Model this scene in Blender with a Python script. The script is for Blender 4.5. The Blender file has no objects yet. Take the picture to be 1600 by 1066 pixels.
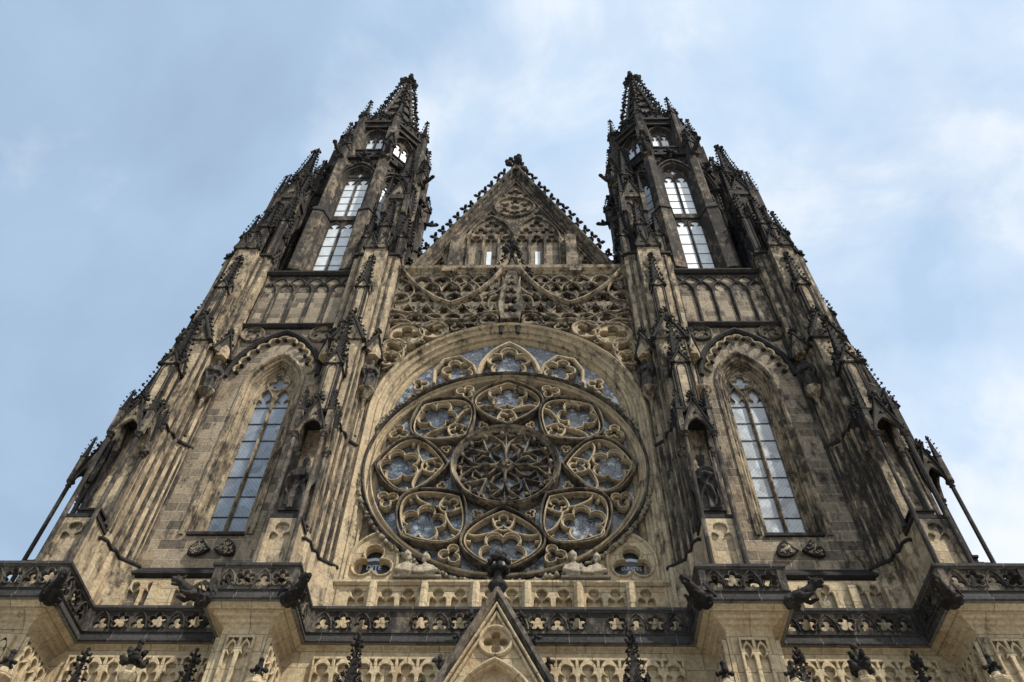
import bpy, math, random
from math import sin, cos, pi, sqrt, atan2, radians as R_
from mathutils import Matrix, Vector

random.seed(11)
S = bpy.context.scene
COL = S.collection

# ------------------------------------------------------------------ camera
YAW, PITCH, ROLL, FPX = -.0414, .9291, .0295, 1326.87
cam_d = bpy.data.cameras.new("camera")
cam = bpy.data.objects.new("camera", cam_d)
COL.objects.link(cam)
fw = Vector((sin(YAW)*cos(PITCH), cos(YAW)*cos(PITCH), sin(PITCH)))
rt = Vector((cos(YAW), -sin(YAW), 0))
up = rt.cross(fw)
r2 = cos(ROLL)*rt + sin(ROLL)*up
u2 = -sin(ROLL)*rt + cos(ROLL)*up
m = Matrix((r2, u2, -fw)).transposed().to_4x4()
m.translation = Vector((1.0994, -23.538, 0.0))
cam.matrix_world = m
cam_d.sensor_width = 36
cam_d.lens = FPX/1600*36
cam_d.clip_end = 5000
S.camera = cam

# ------------------------------------------------------------------ light
SUN_EL, SUN_AZ = R_(53), R_(52)      # azimuth measured from the facade normal (-Y) towards +X
sd = Vector((sin(SUN_AZ)*cos(SUN_EL), -cos(SUN_AZ)*cos(SUN_EL), sin(SUN_EL)))
sun_d = bpy.data.lights.new("sun", 'SUN')
sun_d.energy = 4.1
sun_d.angle = R_(1.5)
sun_d.color = (1, .95, .87)
sun = bpy.data.objects.new("sun", sun_d)
COL.objects.link(sun)
sun.rotation_euler = (-sd).to_track_quat('-Z', 'Y').to_euler()
sun.location = (60, -90, 120)

w = bpy.data.worlds.new("World")
S.world = w
w.use_nodes = True
N, L = w.node_tree.nodes, w.node_tree.links
N.clear()
out = N.new('ShaderNodeOutputWorld')
bg = N.new('ShaderNodeBackground')
sky = N.new('ShaderNodeTexSky')
sky.sky_type = 'NISHITA'
sky.sun_disc = False
sky.sun_elevation = SUN_EL
sky.sun_rotation = atan2(sd.x, sd.y)
sky.dust_density = 2.0
bg.inputs['Strength'].default_value = .1
tc = N.new('ShaderNodeTexCoord')
nrm = N.new('ShaderNodeVectorMath'); nrm.operation = 'NORMALIZE'
L.new(tc.outputs['Generated'], nrm.inputs[0])
sep = N.new('ShaderNodeSeparateXYZ'); L.new(nrm.outputs[0], sep.inputs[0])


def wmath(op, a, b=None):
    n = N.new('ShaderNodeMath'); n.operation = op
    for i, v in enumerate((a, b)):
        if v is None: continue
        if isinstance(v, (int, float)): n.inputs[i].default_value = v
        else: L.new(v, n.inputs[i])
    return n.outputs[0]


def wramp(fac, stops, interp='EASE'):
    n = N.new('ShaderNodeValToRGB'); n.color_ramp.interpolation = interp
    e = n.color_ramp.elements
    while len(e) < len(stops): e.new(.5)
    for k, (p, c) in zip(e, stops):
        k.position = p; k.color = (c[0], c[1], c[2], 1)
    L.new(fac, n.inputs[0])
    return n.outputs[0]


zz = wmath('ADD', wmath('MAXIMUM', sep.outputs[2], 0.0), .35)
cx_, cy_ = wmath('DIVIDE', sep.outputs[0], zz), wmath('DIVIDE', sep.outputs[1], zz)
comb = N.new('ShaderNodeCombineXYZ'); L.new(cx_, comb.inputs[0]); L.new(cy_, comb.inputs[1]); comb.inputs[2].default_value = 3.3
n1 = N.new('ShaderNodeTexNoise'); n1.inputs['Scale'].default_value = 2.9; n1.inputs['Detail'].default_value = 9; n1.inputs['Roughness'].default_value = .52
n1.inputs['Distortion'].default_value = .35
L.new(comb.outputs[0], n1.inputs['Vector'])
n2 = N.new('ShaderNodeTexNoise'); n2.inputs['Scale'].default_value = 5.2; n2.inputs['Detail'].default_value = 10; n2.inputs['Roughness'].default_value = .58; n2.inputs['Distortion'].default_value = .5
L.new(comb.outputs[0], n2.inputs['Vector'])
side = wmath('MULTIPLY', sep.outputs[0], .46)          # cloudier towards the right
front = wmath('MULTIPLY', wmath('MAXIMUM', wmath('MULTIPLY', sep.outputs[1], -1), 0), wmath('ADD', wmath('MULTIPLY', sep.outputs[0], 1.3), .1))
base = wmath('ADD', wmath('ADD', wmath('ADD', wmath('MULTIPLY', wmath('SUBTRACT', n1.outputs['Fac'], .5), 1.1), .47), side), front)
veil = wramp(base, [(.14, (.50,)*3), (.42, (.68,)*3), (.78, (.92,)*3)], 'LINEAR')
puff = wramp(wmath('ADD', base, wmath('MULTIPLY', wmath('SUBTRACT', n2.outputs['Fac'], .5), 1.0)), [(.36, (0,)*3), (.55, (.24,)*3), (.68, (.6,)*3), (.86, (.92,)*3)], 'LINEAR')


def wmix(f, a, b):
    n = N.new('ShaderNodeMix'); n.data_type = 'RGBA'
    L.new(f, n.inputs['Factor'])
    for k, v in (('A', a), ('B', b)):
        if isinstance(v, tuple): n.inputs[n.inputs.find(k) if False else {'A': 6, 'B': 7}[k]].default_value = (*v, 1)
        else: L.new(v, n.inputs[{'A': 6, 'B': 7}[k]])
    return n.outputs[2]


c1 = wmix(veil, sky.outputs[0], (5.2, 6.9, 8.9))
c2 = wmix(puff, c1, (8.3, 8.5, 8.8))
L.new(c2, bg.inputs['Color'])
L.new(bg.outputs[0], out.inputs[0])

S.view_settings.view_transform = 'Standard'
S.view_settings.look = 'None'
S.view_settings.exposure = .28
S.view_settings.gamma = 1
S.render.engine = 'CYCLES'


# ------------------------------------------------------------------ materials
class NT:
    def __init__(s, name):
        s.m = bpy.data.materials.new(name); s.m.use_nodes = True
        s.n, s.l = s.m.node_tree.nodes, s.m.node_tree.links
        s.n.clear()
        s.o = s.n.new('ShaderNodeOutputMaterial')
        s.b = s.n.new('ShaderNodeBsdfPrincipled')
        s.l.new(s.b.outputs[0], s.o.inputs[0])

    def N(s, t, **k):
        n = s.n.new(t)
        for a, b in k.items(): setattr(n, a, b)
        return n

    def set(s, sock, v):
        if isinstance(v, (int, float)): sock.default_value = v
        elif isinstance(v, tuple): sock.default_value = v if len(sock.default_value) == len(v) else (*v, 1)
        else: s.l.new(v, sock)

    def math(s, op, a, b=None, c=None):
        n = s.N('ShaderNodeMath', operation=op)
        for i, v in enumerate((a, b, c)):
            if v is not None: s.set(n.inputs[i], v)
        return n.outputs[0]

    def vm(s, op, a, b=None, out=0):
        n = s.N('ShaderNodeVectorMath', operation=op)
        s.set(n.inputs[0], a)
        if b is not None: s.set(n.inputs[1], b)
        return n.outputs[out]

    def noise(s, vec, scale, detail=5, rough=.55, dist=0.):
        n = s.N('ShaderNodeTexNoise')
        s.l.new(vec, n.inputs['Vector'])
        n.inputs['Scale'].default_value = scale; n.inputs['Detail'].default_value = detail
        n.inputs['Roughness'].default_value = rough; n.inputs['Distortion'].default_value = dist
        return n.outputs['Fac']

    def ramp(s, fac, stops):
        n = s.N('ShaderNodeValToRGB')
        e = n.color_ramp.elements
        while len(e) < len(stops): e.new(.5)
        for k, (p, c) in zip(e, stops):
            k.position = p
            c = (c, c, c) if isinstance(c, (int, float)) else c
            k.color = (*c, 1)
        s.l.new(fac, n.inputs[0])
        return n.outputs[0]

    def mix(s, f, a, b, blend='MIX'):
        n = s.N('ShaderNodeMix', data_type='RGBA', blend_type=blend)
        s.set(n.inputs[0], f); s.set(n.inputs[6], a); s.set(n.inputs[7], b)
        return n.outputs[2]


def stone(name, ca, cb, soot, soot_col=(.022, .02, .019), blocks=None, mortar=(.44, .38, .28), off=0., up_soot=.8, rust=.25):
    """Weathered sandstone: coursed blocks of two tones, soot crust in streaks, dark crust on upward faces."""
    t = NT(name)
    g = t.N('ShaderNodeNewGeometry')
    pos, tn = g.outputs['Position'], g.outputs['True Normal']
    p2 = t.vm('ADD', pos, (off, off*1.7, off*.6))
    col_n = t.noise(p2, 1.1, 4, .6)
    tang = t.vm('NORMALIZE', t.vm('CROSS_PRODUCT', (0., 0., 1.), tn))
    u = t.vm('DOT_PRODUCT', pos, tang, out=1)
    sp = t.N('ShaderNodeSeparateXYZ'); t.l.new(pos, sp.inputs[0])
    grain = t.noise(p2, 9, 6, .7)
    if blocks:
        cb_ = t.N('ShaderNodeCombineXYZ'); t.l.new(u, cb_.inputs[0]); t.l.new(sp.outputs[2], cb_.inputs[1])
        br = t.N('ShaderNodeTexBrick')
        t.l.new(cb_.outputs[0], br.inputs['Vector'])
        br.offset = .43; br.squash = .8; br.squash_frequency = 3
        br.inputs['Color1'].default_value = (*ca, 1); br.inputs['Color2'].default_value = (*cb, 1)
        br.inputs['Mortar'].default_value = (*mortar, 1)
        br.inputs['Scale'].default_value = 1; br.inputs['Mortar Size'].default_value = .016
        br.inputs['Mortar Smooth'].default_value = .4
        br.inputs['Brick Width'].default_value = blocks[0]; br.inputs['Row Height'].default_value = blocks[1]
        col = br.outputs['Color']
        bfac = br.outputs['Fac']
    else:
        col = t.mix(t.ramp(col_n, [(.3, 0.), (.7, 1.)]), ca, cb)
        bfac = None
    # warm iron staining
    rn = t.noise(t.vm('MULTIPLY', p2, (.6, .6, .35)), 1.6, 3, .5)
    col = t.mix(t.math('MULTIPLY', t.ramp(rn, [(.52, 0.), (.72, 1.)]), rust), col, (.30, .17, .075))
    # soot
    st = t.noise(t.vm('MULTIPLY', p2, (1., 1., .4)), 3.2, 10, .74, .2)
    pat = t.noise(p2, .45, 5, .6)
    sm = t.math('ADD', t.math('MULTIPLY', st, .68), t.math('MULTIPLY', pat, .32))
    # the crust is thicker on the outer corners and the exposed upper stages
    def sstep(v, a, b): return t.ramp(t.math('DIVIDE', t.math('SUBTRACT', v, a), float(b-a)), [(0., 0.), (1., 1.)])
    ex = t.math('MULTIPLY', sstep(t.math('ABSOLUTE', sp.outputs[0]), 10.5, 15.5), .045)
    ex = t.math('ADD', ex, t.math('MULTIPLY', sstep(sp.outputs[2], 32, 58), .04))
    ex = t.math('ADD', ex, t.math('MULTIPLY', sstep(sp.outputs[0], 4.5, 7.5), .03))  # right-hand side darker: shade of the southern tower painted into the soot mask
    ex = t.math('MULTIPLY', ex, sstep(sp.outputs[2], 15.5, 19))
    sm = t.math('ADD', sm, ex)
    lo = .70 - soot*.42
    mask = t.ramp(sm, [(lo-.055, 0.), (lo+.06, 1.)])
    sn = t.N('ShaderNodeSeparateXYZ'); t.l.new(tn, sn.inputs[0])
    upm = t.math('MULTIPLY', t.ramp(sn.outputs[2], [(.25, 0.), (.75, 1.)]), up_soot)
    mask = t.math('MAXIMUM', t.math('MULTIPLY', mask, .9), upm)
    col = t.mix(mask, col, soot_col)
    col = t.mix(.7, col, t.ramp(grain, [(.3, .5), (.7, 1.4)]), 'MULTIPLY')
    t.l.new(col, t.b.inputs['Base Color'])
    t.b.inputs['Roughness'].default_value = .9
    t.b.inputs['Specular IOR Level'].default_value = .2
    bmp = t.N('ShaderNodeBump')
    bmp.inputs['Strength'].default_value = .7; bmp.inputs['Distance'].default_value = .04
    h = t.math('ADD', grain, t.noise(p2, 3, 4, .6))
    if bfac is not None: h = t.math('SUBTRACT', h, t.math('MULTIPLY', bfac, .7))
    t.l.new(h, bmp.inputs['Height'])
    t.l.new(bmp.outputs[0], t.b.inputs['Normal'])
    return t.m


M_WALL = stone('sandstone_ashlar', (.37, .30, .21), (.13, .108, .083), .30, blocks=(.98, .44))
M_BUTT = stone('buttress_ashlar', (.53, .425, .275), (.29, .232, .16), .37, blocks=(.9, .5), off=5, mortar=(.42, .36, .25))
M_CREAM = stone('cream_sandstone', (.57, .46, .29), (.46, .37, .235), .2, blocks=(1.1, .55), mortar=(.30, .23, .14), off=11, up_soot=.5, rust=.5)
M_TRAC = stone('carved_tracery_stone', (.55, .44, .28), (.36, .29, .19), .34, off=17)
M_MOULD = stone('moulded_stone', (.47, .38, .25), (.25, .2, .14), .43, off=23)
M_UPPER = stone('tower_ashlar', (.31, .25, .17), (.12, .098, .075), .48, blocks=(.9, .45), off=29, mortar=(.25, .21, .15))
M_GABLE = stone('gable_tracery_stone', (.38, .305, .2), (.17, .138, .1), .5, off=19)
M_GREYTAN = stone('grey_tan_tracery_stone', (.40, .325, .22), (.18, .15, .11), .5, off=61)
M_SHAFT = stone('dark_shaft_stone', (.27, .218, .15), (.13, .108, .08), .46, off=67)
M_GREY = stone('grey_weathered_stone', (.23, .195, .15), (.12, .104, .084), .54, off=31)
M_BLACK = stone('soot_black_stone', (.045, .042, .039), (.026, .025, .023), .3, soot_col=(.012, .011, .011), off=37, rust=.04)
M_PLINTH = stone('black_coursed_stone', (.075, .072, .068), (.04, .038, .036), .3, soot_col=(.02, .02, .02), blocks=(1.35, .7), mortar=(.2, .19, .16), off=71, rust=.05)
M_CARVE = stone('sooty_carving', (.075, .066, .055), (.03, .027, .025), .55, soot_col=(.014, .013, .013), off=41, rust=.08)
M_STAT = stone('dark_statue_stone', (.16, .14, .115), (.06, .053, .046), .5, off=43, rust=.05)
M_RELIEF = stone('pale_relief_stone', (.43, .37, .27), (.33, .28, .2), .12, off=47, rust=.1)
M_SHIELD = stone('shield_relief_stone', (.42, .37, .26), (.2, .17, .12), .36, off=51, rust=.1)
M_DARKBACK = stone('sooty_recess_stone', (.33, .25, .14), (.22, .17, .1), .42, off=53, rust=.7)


def glass_mat(name, base, rough, metal, panes=None, figure=0.):
    t = NT(name)
    g = t.N('ShaderNodeNewGeometry')
    pos = g.outputs['Position']
    n = t.noise(pos, 2.2, 4, .6)
    col = t.mix(t.ramp(n, [(.3, .0), (.7, 1.)]), tuple(c*.75 for c in base), base)
    if panes:
        sp = t.N('ShaderNodeSeparateXYZ'); t.l.new(pos, sp.inputs[0])
        k = None
        for o_ in (t.math('ADD', sp.outputs[0], t.math('MULTIPLY', sp.outputs[2], .8)), t.math('SUBTRACT', sp.outputs[0], t.math('MULTIPLY', sp.outputs[2], .8))):
            f_ = t.math('FRACT', t.math('MULTIPLY', o_, 1/panes))
            e_ = t.math('LESS_THAN', f_, .14)
            k = e_ if k is None else t.math('MAXIMUM', k, e_)
        v0 = t.N('ShaderNodeTexVoronoi'); v0.inputs['Scale'].default_value = 2.1; t.l.new(pos, v0.inputs['Vector'])
        vs = t.N('ShaderNodeSeparateXYZ'); t.l.new(v0.outputs['Color'], vs.inputs[0])
        col = t.mix(.8, col, t.ramp(vs.outputs[0], [(.0, .6), (1., 1.15)]), 'MULTIPLY')
        col = t.mix(t.math('MULTIPLY', k, .4), col, (.05, .05, .05))
    if figure:
        v = t.N('ShaderNodeTexVoronoi'); v.inputs['Scale'].default_value = 3.6
        t.l.new(pos, v.inputs['Vector'])
        big = t.noise(pos, .9, 2, .5)
        pm = t.ramp(t.math('ADD', t.math('MULTIPLY', t.noise(pos, 3.4, 4, .6), .65), t.math('MULTIPLY', big, .35)), [(.50, 0.), (.60, 1.)])
        tone = t.mix(.1, (.50, .53, .55), v.outputs['Color'])
        col = t.mix(t.math('MULTIPLY', pm, figure), col, tone)
        v2 = t.N('ShaderNodeTexVoronoi', feature='DISTANCE_TO_EDGE'); v2.inputs['Scale'].default_value = 3.4
        t.l.new(pos, v2.inputs['Vector'])
        col = t.mix(t.ramp(v2.outputs['Distance'], [(.012, 1.), (.04, 0.)]), col, (.01, .01, .012))
    t.l.new(col, t.b.inputs['Base Color'])
    t.b.inputs['Roughness'].default_value = rough
    t.b.inputs['Metallic'].default_value = metal
    t.b.inputs['Specular IOR Level'].default_value = .6
    b = t.N('ShaderNodeBump'); b.inputs['Strength'].default_value = .25; b.inputs['Distance'].default_value = .05
    t.l.new(t.noise(pos, 2.6, 3, .6), b.inputs['Height'])
    t.l.new(b.outputs[0], t.b.inputs['Normal'])
    return t.m


M_STAIN = glass_mat('stained_glass', (.15, .16, .165), .25, .25, figure=.85)
M_DARKGL = glass_mat('dark_stained_glass', (.035, .042, .05), .3, .2)
M_LEAD = glass_mat('leaded_window_glass', (.40, .425, .44), .28, .42, panes=.16)
M_LEADUP = glass_mat('frosted_tower_glass', (.82, .85, .85), .55, .25)
t_ = NT('window_iron'); t_.b.inputs['Base Color'].default_value = (.03, .03, .032, 1); t_.b.inputs['Roughness'].default_value = .6
M_IRON = t_.m
t_ = NT('white_glass_paint'); t_.b.inputs['Base Color'].default_value = (.62, .66, .7, 1)
M_LETTER = t_.m
t_ = NT('roof_slate')
g_ = t_.N('ShaderNodeNewGeometry')
t_.l.new(t_.ramp(t_.noise(g_.outputs['Position'], 5), [(.3, (.03, .034, .04)), (.7, (.08, .085, .09))]), t_.b.inputs['Base Color'])
M_SLATE = t_.m
t_ = NT('paving')
g_ = t_.N('ShaderNodeNewGeometry')
br_ = t_.N('ShaderNodeTexBrick'); t_.l.new(g_.outputs['Position'], br_.inputs['Vector'])
br_.inputs['Color1'].default_value = (.30, .28, .25, 1); br_.inputs['Color2'].default_value = (.23, .215, .195, 1); br_.inputs['Mortar'].default_value = (.1, .095, .09, 1)
br_.inputs['Scale'].default_value = 1; br_.inputs['Brick Width'].default_value = .9; br_.inputs['Row Height'].default_value = .5
t_.l.new(br_.outputs[0], t_.b.inputs['Base Color']); t_.b.inputs['Roughness'].default_value = .85
M_PAVE = t_.m

# ------------------------------------------------------------------ mesh helpers
_PHI = (1+sqrt(5))/2
ICO_V = [Vector(v).normalized() for v in ((-1, _PHI, 0), (1, _PHI, 0), (-1, -_PHI, 0), (1, -_PHI, 0), (0, -1, _PHI), (0, 1, _PHI), (0, -1, -_PHI), (0, 1, -_PHI), (_PHI, 0, -1), (_PHI, 0, 1), (-_PHI, 0, -1), (-_PHI, 0, 1))]
ICO_F = [(0, 11, 5), (0, 5, 1), (0, 1, 7), (0, 7, 10), (0, 10, 11), (1, 5, 9), (5, 11, 4), (11, 10, 2), (10, 7, 6), (7, 1, 8), (3, 9, 4), (3, 4, 2), (3, 2, 6), (3, 6, 8), (3, 8, 9), (4, 9, 5), (2, 4, 11), (6, 2, 10), (8, 6, 7), (9, 8, 1)]
PLATES = {}


def spline(p, k=4):
    out = []
    for i in range(len(p)-1):
        a, b, c, d = p[max(i-1, 0)], p[i], p[i+1], p[min(i+2, len(p)-1)]
        for j in range(k):
            t = j/k
            out.append(tuple(.5*(2*b[m]+(c[m]-a[m])*t+(2*a[m]-5*b[m]+4*c[m]-d[m])*t*t+(3*b[m]-a[m]-3*c[m]+d[m])*t**3) for m in (0, 1)))
    return out+[p[-1]]


class MB:
    def __init__(s):
        s.v, s.f, s.mi, s.k, s.sm = [], [], [], 0, []

    def add(s, vs, fs, M=None, sm=False):
        b = len(s.v)
        for p in vs:
            p = Vector(p)
            s.v.append(M @ p if M else p)
        for f in fs:
            s.f.append(tuple(i+b for i in f)); s.mi.append(s.k); s.sm.append(sm)
        return s

    def join(s, o, M=None, k=None):
        b = len(s.v)
        s.v += [M @ p if M else p for p in o.v]
        s.f += [tuple(i+b for i in f) for f in o.f]
        s.mi += [k if k is not None else i for i in o.mi]
        s.sm += o.sm
        return s

    def box(s, x0, x1, y0, y1, z0, z1, M=None):
        return s.prism([(x0, y0), (x1, y0), (x1, y1), (x0, y1)], z0, z1, M=M)

    def prism(s, poly, z0, z1, poly2=None, M=None):
        n = len(poly); poly2 = poly2 or poly
        vs = [(x, y, z0) for x, y in poly]+[(x, y, z1) for x, y in poly2]
        fs = [(i, (i+1) % n, n+(i+1) % n, n+i) for i in range(n)]
        fs += [tuple(range(n-1, -1, -1)), tuple(range(n, 2*n))]
        return s.add(vs, fs, M)

    def loft(s, rings, caps=True, M=None, closed=True):
        n = len(rings[0]); vs = [p for r in rings for p in r]; fs = []
        for a in range(len(rings)-1):
            for i in range(n if closed else n-1):
                j = (i+1) % n
                fs.append((a*n+i, a*n+j, (a+1)*n+j, (a+1)*n+i))
        if caps:
            fs += [tuple(range(n-1, -1, -1)), tuple(range((len(rings)-1)*n, len(rings)*n))]
        return s.add(vs, fs, M)

    def lathe(s, prof, n=10, c=(0, 0, 0), M=None):
        rings = [[(c[0]+max(r, .001)*cos(2*pi*i/n), c[1]+max(r, .001)*sin(2*pi*i/n), c[2]+z) for i in range(n)] for r, z in prof]
        return s.loft(rings, True, M)

    def tube(s, pts, rad, n=8, M=None):
        pts = [Vector(p) for p in pts]
        if isinstance(rad, (int, float)): rad = [rad]*len(pts)
        rings = []
        for i, p in enumerate(pts):
            t = (pts[min(i+1, len(pts)-1)]-pts[max(i-1, 0)]).normalized()
            a = t.cross(Vector((0, 0, 1)) if abs(t.z) < .9 else Vector((1, 0, 0))).normalized()
            b = t.cross(a)
            rings.append([p+rad[i]*(cos(2*pi*k/n)*a+sin(2*pi*k/n)*b) for k in range(n)])
        return s.loft(rings, True, M)

    def sweep(s, path, prof, closed=False, plan=False, profclosed=False, cap=True, M=None):
        """Profile [(offset to the right of travel, depth)] along a path in the XZ plane (or XY plane when plan)."""
        n = len(path); rings = []
        for i, p in enumerate(path):
            def d(a, b):
                x, y = b[0]-a[0], b[1]-a[1]; l = sqrt(x*x+y*y) or 1
                return x/l, y/l
            if closed: a, b = d(path[i-1], p), d(p, path[(i+1) % n])
            else:
                a = d(path[i-1], p) if i else d(p, path[1])
                b = d(p, path[i+1]) if i < n-1 else a
            na, nb = (a[1], -a[0]), (b[1], -b[0])
            k = 1+na[0]*nb[0]+na[1]*nb[1]
            k = max(k, .35)
            nx, ny = (na[0]+nb[0])/k, (na[1]+nb[1])/k
            rings.append([(p[0]+o*nx, p[1]+o*ny, c) if plan else (p[0]+o*nx, c, p[1]+o*ny) for o, c in prof])
        if closed: rings.append(rings[0])
        return s.loft(rings, cap and not closed and profclosed, M, closed=profclosed)

    def bar(s, path, wd, y0, y1, closed=False, ch=.35, M=None, sp=False):
        """A tracery bar with chamfered front: y0 is the front face."""
        if sp: path = spline(path)
        h = wd/2; c = h*ch
        dy = min(abs(y1-y0)*.5, wd*.5)
        prof = [(-h, y1), (-h, y0+dy), (-c, y0), (c, y0), (h, y0+dy), (h, y1)]
        return s.sweep(path, prof, closed, profclosed=True, M=M)

    def plate(s, outer, holes, y0, y1, bev=.03, M=None):
        cu = bpy.data.curves.new('tmp', 'CURVE'); cu.dimensions = '2D'; cu.fill_mode = 'BOTH'
        for pl in [outer]+list(holes):
            sp = cu.splines.new('POLY'); sp.points.add(len(pl)-1)
            for q, (x, z) in zip(sp.points, pl): q.co = (x, z, 0, 1)
            sp.use_cyclic_u = True
        t = abs(y1-y0)
        cu.extrude = max(t/2-bev, .001); cu.bevel_depth = bev; cu.bevel_resolution = 0
        ob = bpy.data.objects.new('tmp', cu); COL.objects.link(ob)
        dg = bpy.context.evaluated_depsgraph_get()
        me = bpy.data.meshes.new_from_object(ob.evaluated_get(dg))
        ym = (y0+y1)/2
        s.add([(v.co.x, ym-v.co.z, v.co.y) for v in me.vertices], [tuple(p.vertices) for p in me.polygons], M)
        bpy.data.objects.remove(ob); bpy.data.curves.remove(cu); bpy.data.meshes.remove(me)
        return s

    def lump(s, c, r, sx=1, sy=1, sz=1, jit=.25, M=None):
        vs = [(c[0]+r*sx*v.x*random.uniform(1-jit, 1+jit), c[1]+r*sy*v.y*random.uniform(1-jit, 1+jit), c[2]+r*sz*v.z*random.uniform(1-jit, 1+jit)) for v in ICO_V]
        return s.add(vs, ICO_F, M, True)

    def crocket(s, p, d, z):
        """A leaf knob: stalk leaning out along d, curled head of lobes; z is its size."""
        d = Vector(d).normalized(); p = Vector(p)
        z *= random.uniform(.82, 1.2)
        q = p+d*z*.7+Vector((0, 0, z*random.uniform(-.05, .2)))
        s.tube([p-d*z*.1, p+d*z*.35-Vector((0, 0, z*.04)), q], [z*.2, z*.12, z*.14], 5)
        sd_ = d.cross(Vector((0, 0, 1))).normalized() if abs(d.z) < .95 else Vector((1, 0, 0))
        rj = lambda: random.uniform(.8, 1.25)
        for v, l in ((d, .3), (Vector((0, 0, 1)), .36), (Vector((0, 0, -1)), .24), (sd_, .34), (-sd_, .34)):
            c = q+v*z*l*rj(); r = z*.17*rj()
            s.lump(c, r, 1+.6*abs(v.x), 1+.6*abs(v.y), 1+.6*abs(v.z), .3)
        return s

    def finial(s, p, h):
        p = Vector(p); r = h*.3
        s.tube([p, p+Vector((0, 0, h))], [h*.09, h*.06], 6)
        for zz_, k in ((.32, 1.0), (.66, .72)):
            for a in range(4):
                d = Vector((cos(a*pi/2+.4), sin(a*pi/2+.4), 0))
                q = p+Vector((0, 0, h*zz_))+d*r*k*.85
                s.tube([p+Vector((0, 0, h*(zz_-.1))), q], [h*.07, h*.06], 5)
                s.lump(q, h*.14*k); s.lump(q+d*h*.06*k+Vector((0, 0, h*.09*k)), h*.1*k)
            s.lump(p+Vector((0, 0, h*zz_)), h*.15*k)
        s.lump(p+Vector((0, 0, h*.98)), h*.12, jit=.15)
        return s

    def mesh(s, name, mats, smooth=False):
        me = bpy.data.meshes.new(name)
        me.from_pydata([tuple(v) for v in s.v], [], s.f)
        for m_ in mats: me.materials.append(m_)
        if len(mats) > 1: me.polygons.foreach_set('material_index', s.mi)
        me.polygons.foreach_set('use_smooth', [True]*len(s.f) if smooth else s.sm)
        me.update()
        return me


def obj(name, mb, mats, parent=None, M=None, smooth=False):
    if not isinstance(mats, (list, tuple)): mats = [mats]
    o = bpy.data.objects.new(name, mb.mesh(name, mats, smooth))
    COL.objects.link(o)
    if parent: o.parent = parent
    if M is not None: o.matrix_basis = M
    return o


def tag(o, label, cat, group=None):
    o['label'] = label; o['category'] = cat
    if group: o['group'] = group
    return o


def copy_part(o, parent, M=None):
    """A copy of a part with copies of its sub-parts."""
    c = o.copy(); COL.objects.link(c); c.parent = parent
    if M is not None: c.matrix_basis = M @ o.matrix_basis
    for ch in o.children:
        d = ch.copy(); COL.objects.link(d); d.parent = c
    return c


FLIP = Matrix.Scale(-1, 4, (1, 0, 0))


def both(o):
    """Mirror a part of the left half to the right half."""
    return copy_part(o, o.parent, FLIP)


# ------------------------------------------------------------------ 2D shapes (x, z)
def arc(cx, cz, r, a0, a1, n):
    return [(cx+r*cos(a0+(a1-a0)*i/n), cz+r*sin(a0+(a1-a0)*i/n)) for i in range(n+1)]


def circ(cx, cz, r, n=40):
    return [(cx+r*cos(2*pi*i/n), cz+r*sin(2*pi*i/n)) for i in range(n)]


def foil(cx, cz, R, n, rot=90., seg=7):
    sn = sin(pi/n); d = R/(1+1.06*sn); r = R-d
    mm = d*cos(pi/n)+sqrt(max(r*r-(d*sn)**2, 0))
    pts = []
    for k in range(n):
        a = R_(rot)+2*pi*k/n
        lx, lz = cx+d*cos(a), cz+d*sin(a)
        ex, ez = cx+mm*cos(a-pi/n), cz+mm*sin(a-pi/n)
        ph = atan2(ez-lz, ex-lx)-a
        while ph > 0: ph -= 2*pi
        while ph < -2*pi: ph += 2*pi
        ph = -abs(ph if ph > -pi else ph+2*pi) if ph > -pi else ph
        for i in range(seg):
            b = a+ph+(-2*ph)*i/seg
            pts.append((lx+r*cos(b), lz+r*sin(b)))
    return pts


def parch(x0, x1, zs, h, n=8):
    """Pointed arch from left springing over the apex to the right springing."""
    a = (x1-x0)/2; c = (x0+x1)/2
    r = (a*a+h*h)/(2*a)
    th = math.asin(min(1, h/r)) if r >= a else pi-math.asin(min(1, h/r))
    th = atan2(h, r-a)
    lf = [(x0+r+r*cos(pi-th*i/n), zs+r*sin(pi-th*i/n)) for i in range(n+1)]
    return lf+[(2*c-x, z) for x, z in lf[-2::-1]]


def arch_open(x0, x1, zb, zs, h, n=8):
    return [(x0, zb)]+parch(x0, x1, zs, h, n)+[(x1, zb)]


def cusped(x0, x1, zb, zs, h):
    """A light with a trefoil-cusped head."""
    c = (x0+x1)/2; a = (x1-x0)/2
    left = [(x0, zb), (x0, zs), (x0+a*.03, zs+h*.14), (x0+a*.14, zs+h*.27), (x0+a*.3, zs+h*.32), (x0+a*.5, zs+h*.27), (x0+a*.58, zs+h*.24)]
    left += [(x0+a*.4, zs+h*.4), (x0+a*.31, zs+h*.56), (x0+a*.34, zs+h*.73), (x0+a*.48, zs+h*.87), (x0+a*.72, zs+h*.96)]
    return left+[(c, zs+h)]+[(2*c-x, z) for x, z in left[::-1]]


def drop(cx, cz, l, wd, rot, n=18):
    """A teardrop (mouchette): pointed at one end."""
    pts = []
    for i in range(n):
        t = 2*pi*i/n
        x = l/2*cos(t); y = wd/2*sin(t)*sin(t/2)**.9
        c, s_ = cos(R_(rot)), sin(R_(rot))
        pts.append((cx+x*c-y*s_, cz+x*s_+y*c))
    return pts


def mir(p): return [(-x, z) for x, z in p][::-1]


def keep_clear(holes, ok):
    out = []
    for h in holes:
        if not all(ok(x, z) for x, z in h): continue
        if any((x-a)**2+(z-b)**2 < .0030 for o in out for x, z in h for a, b in o): continue
        out.append(h)
    return out


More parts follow.
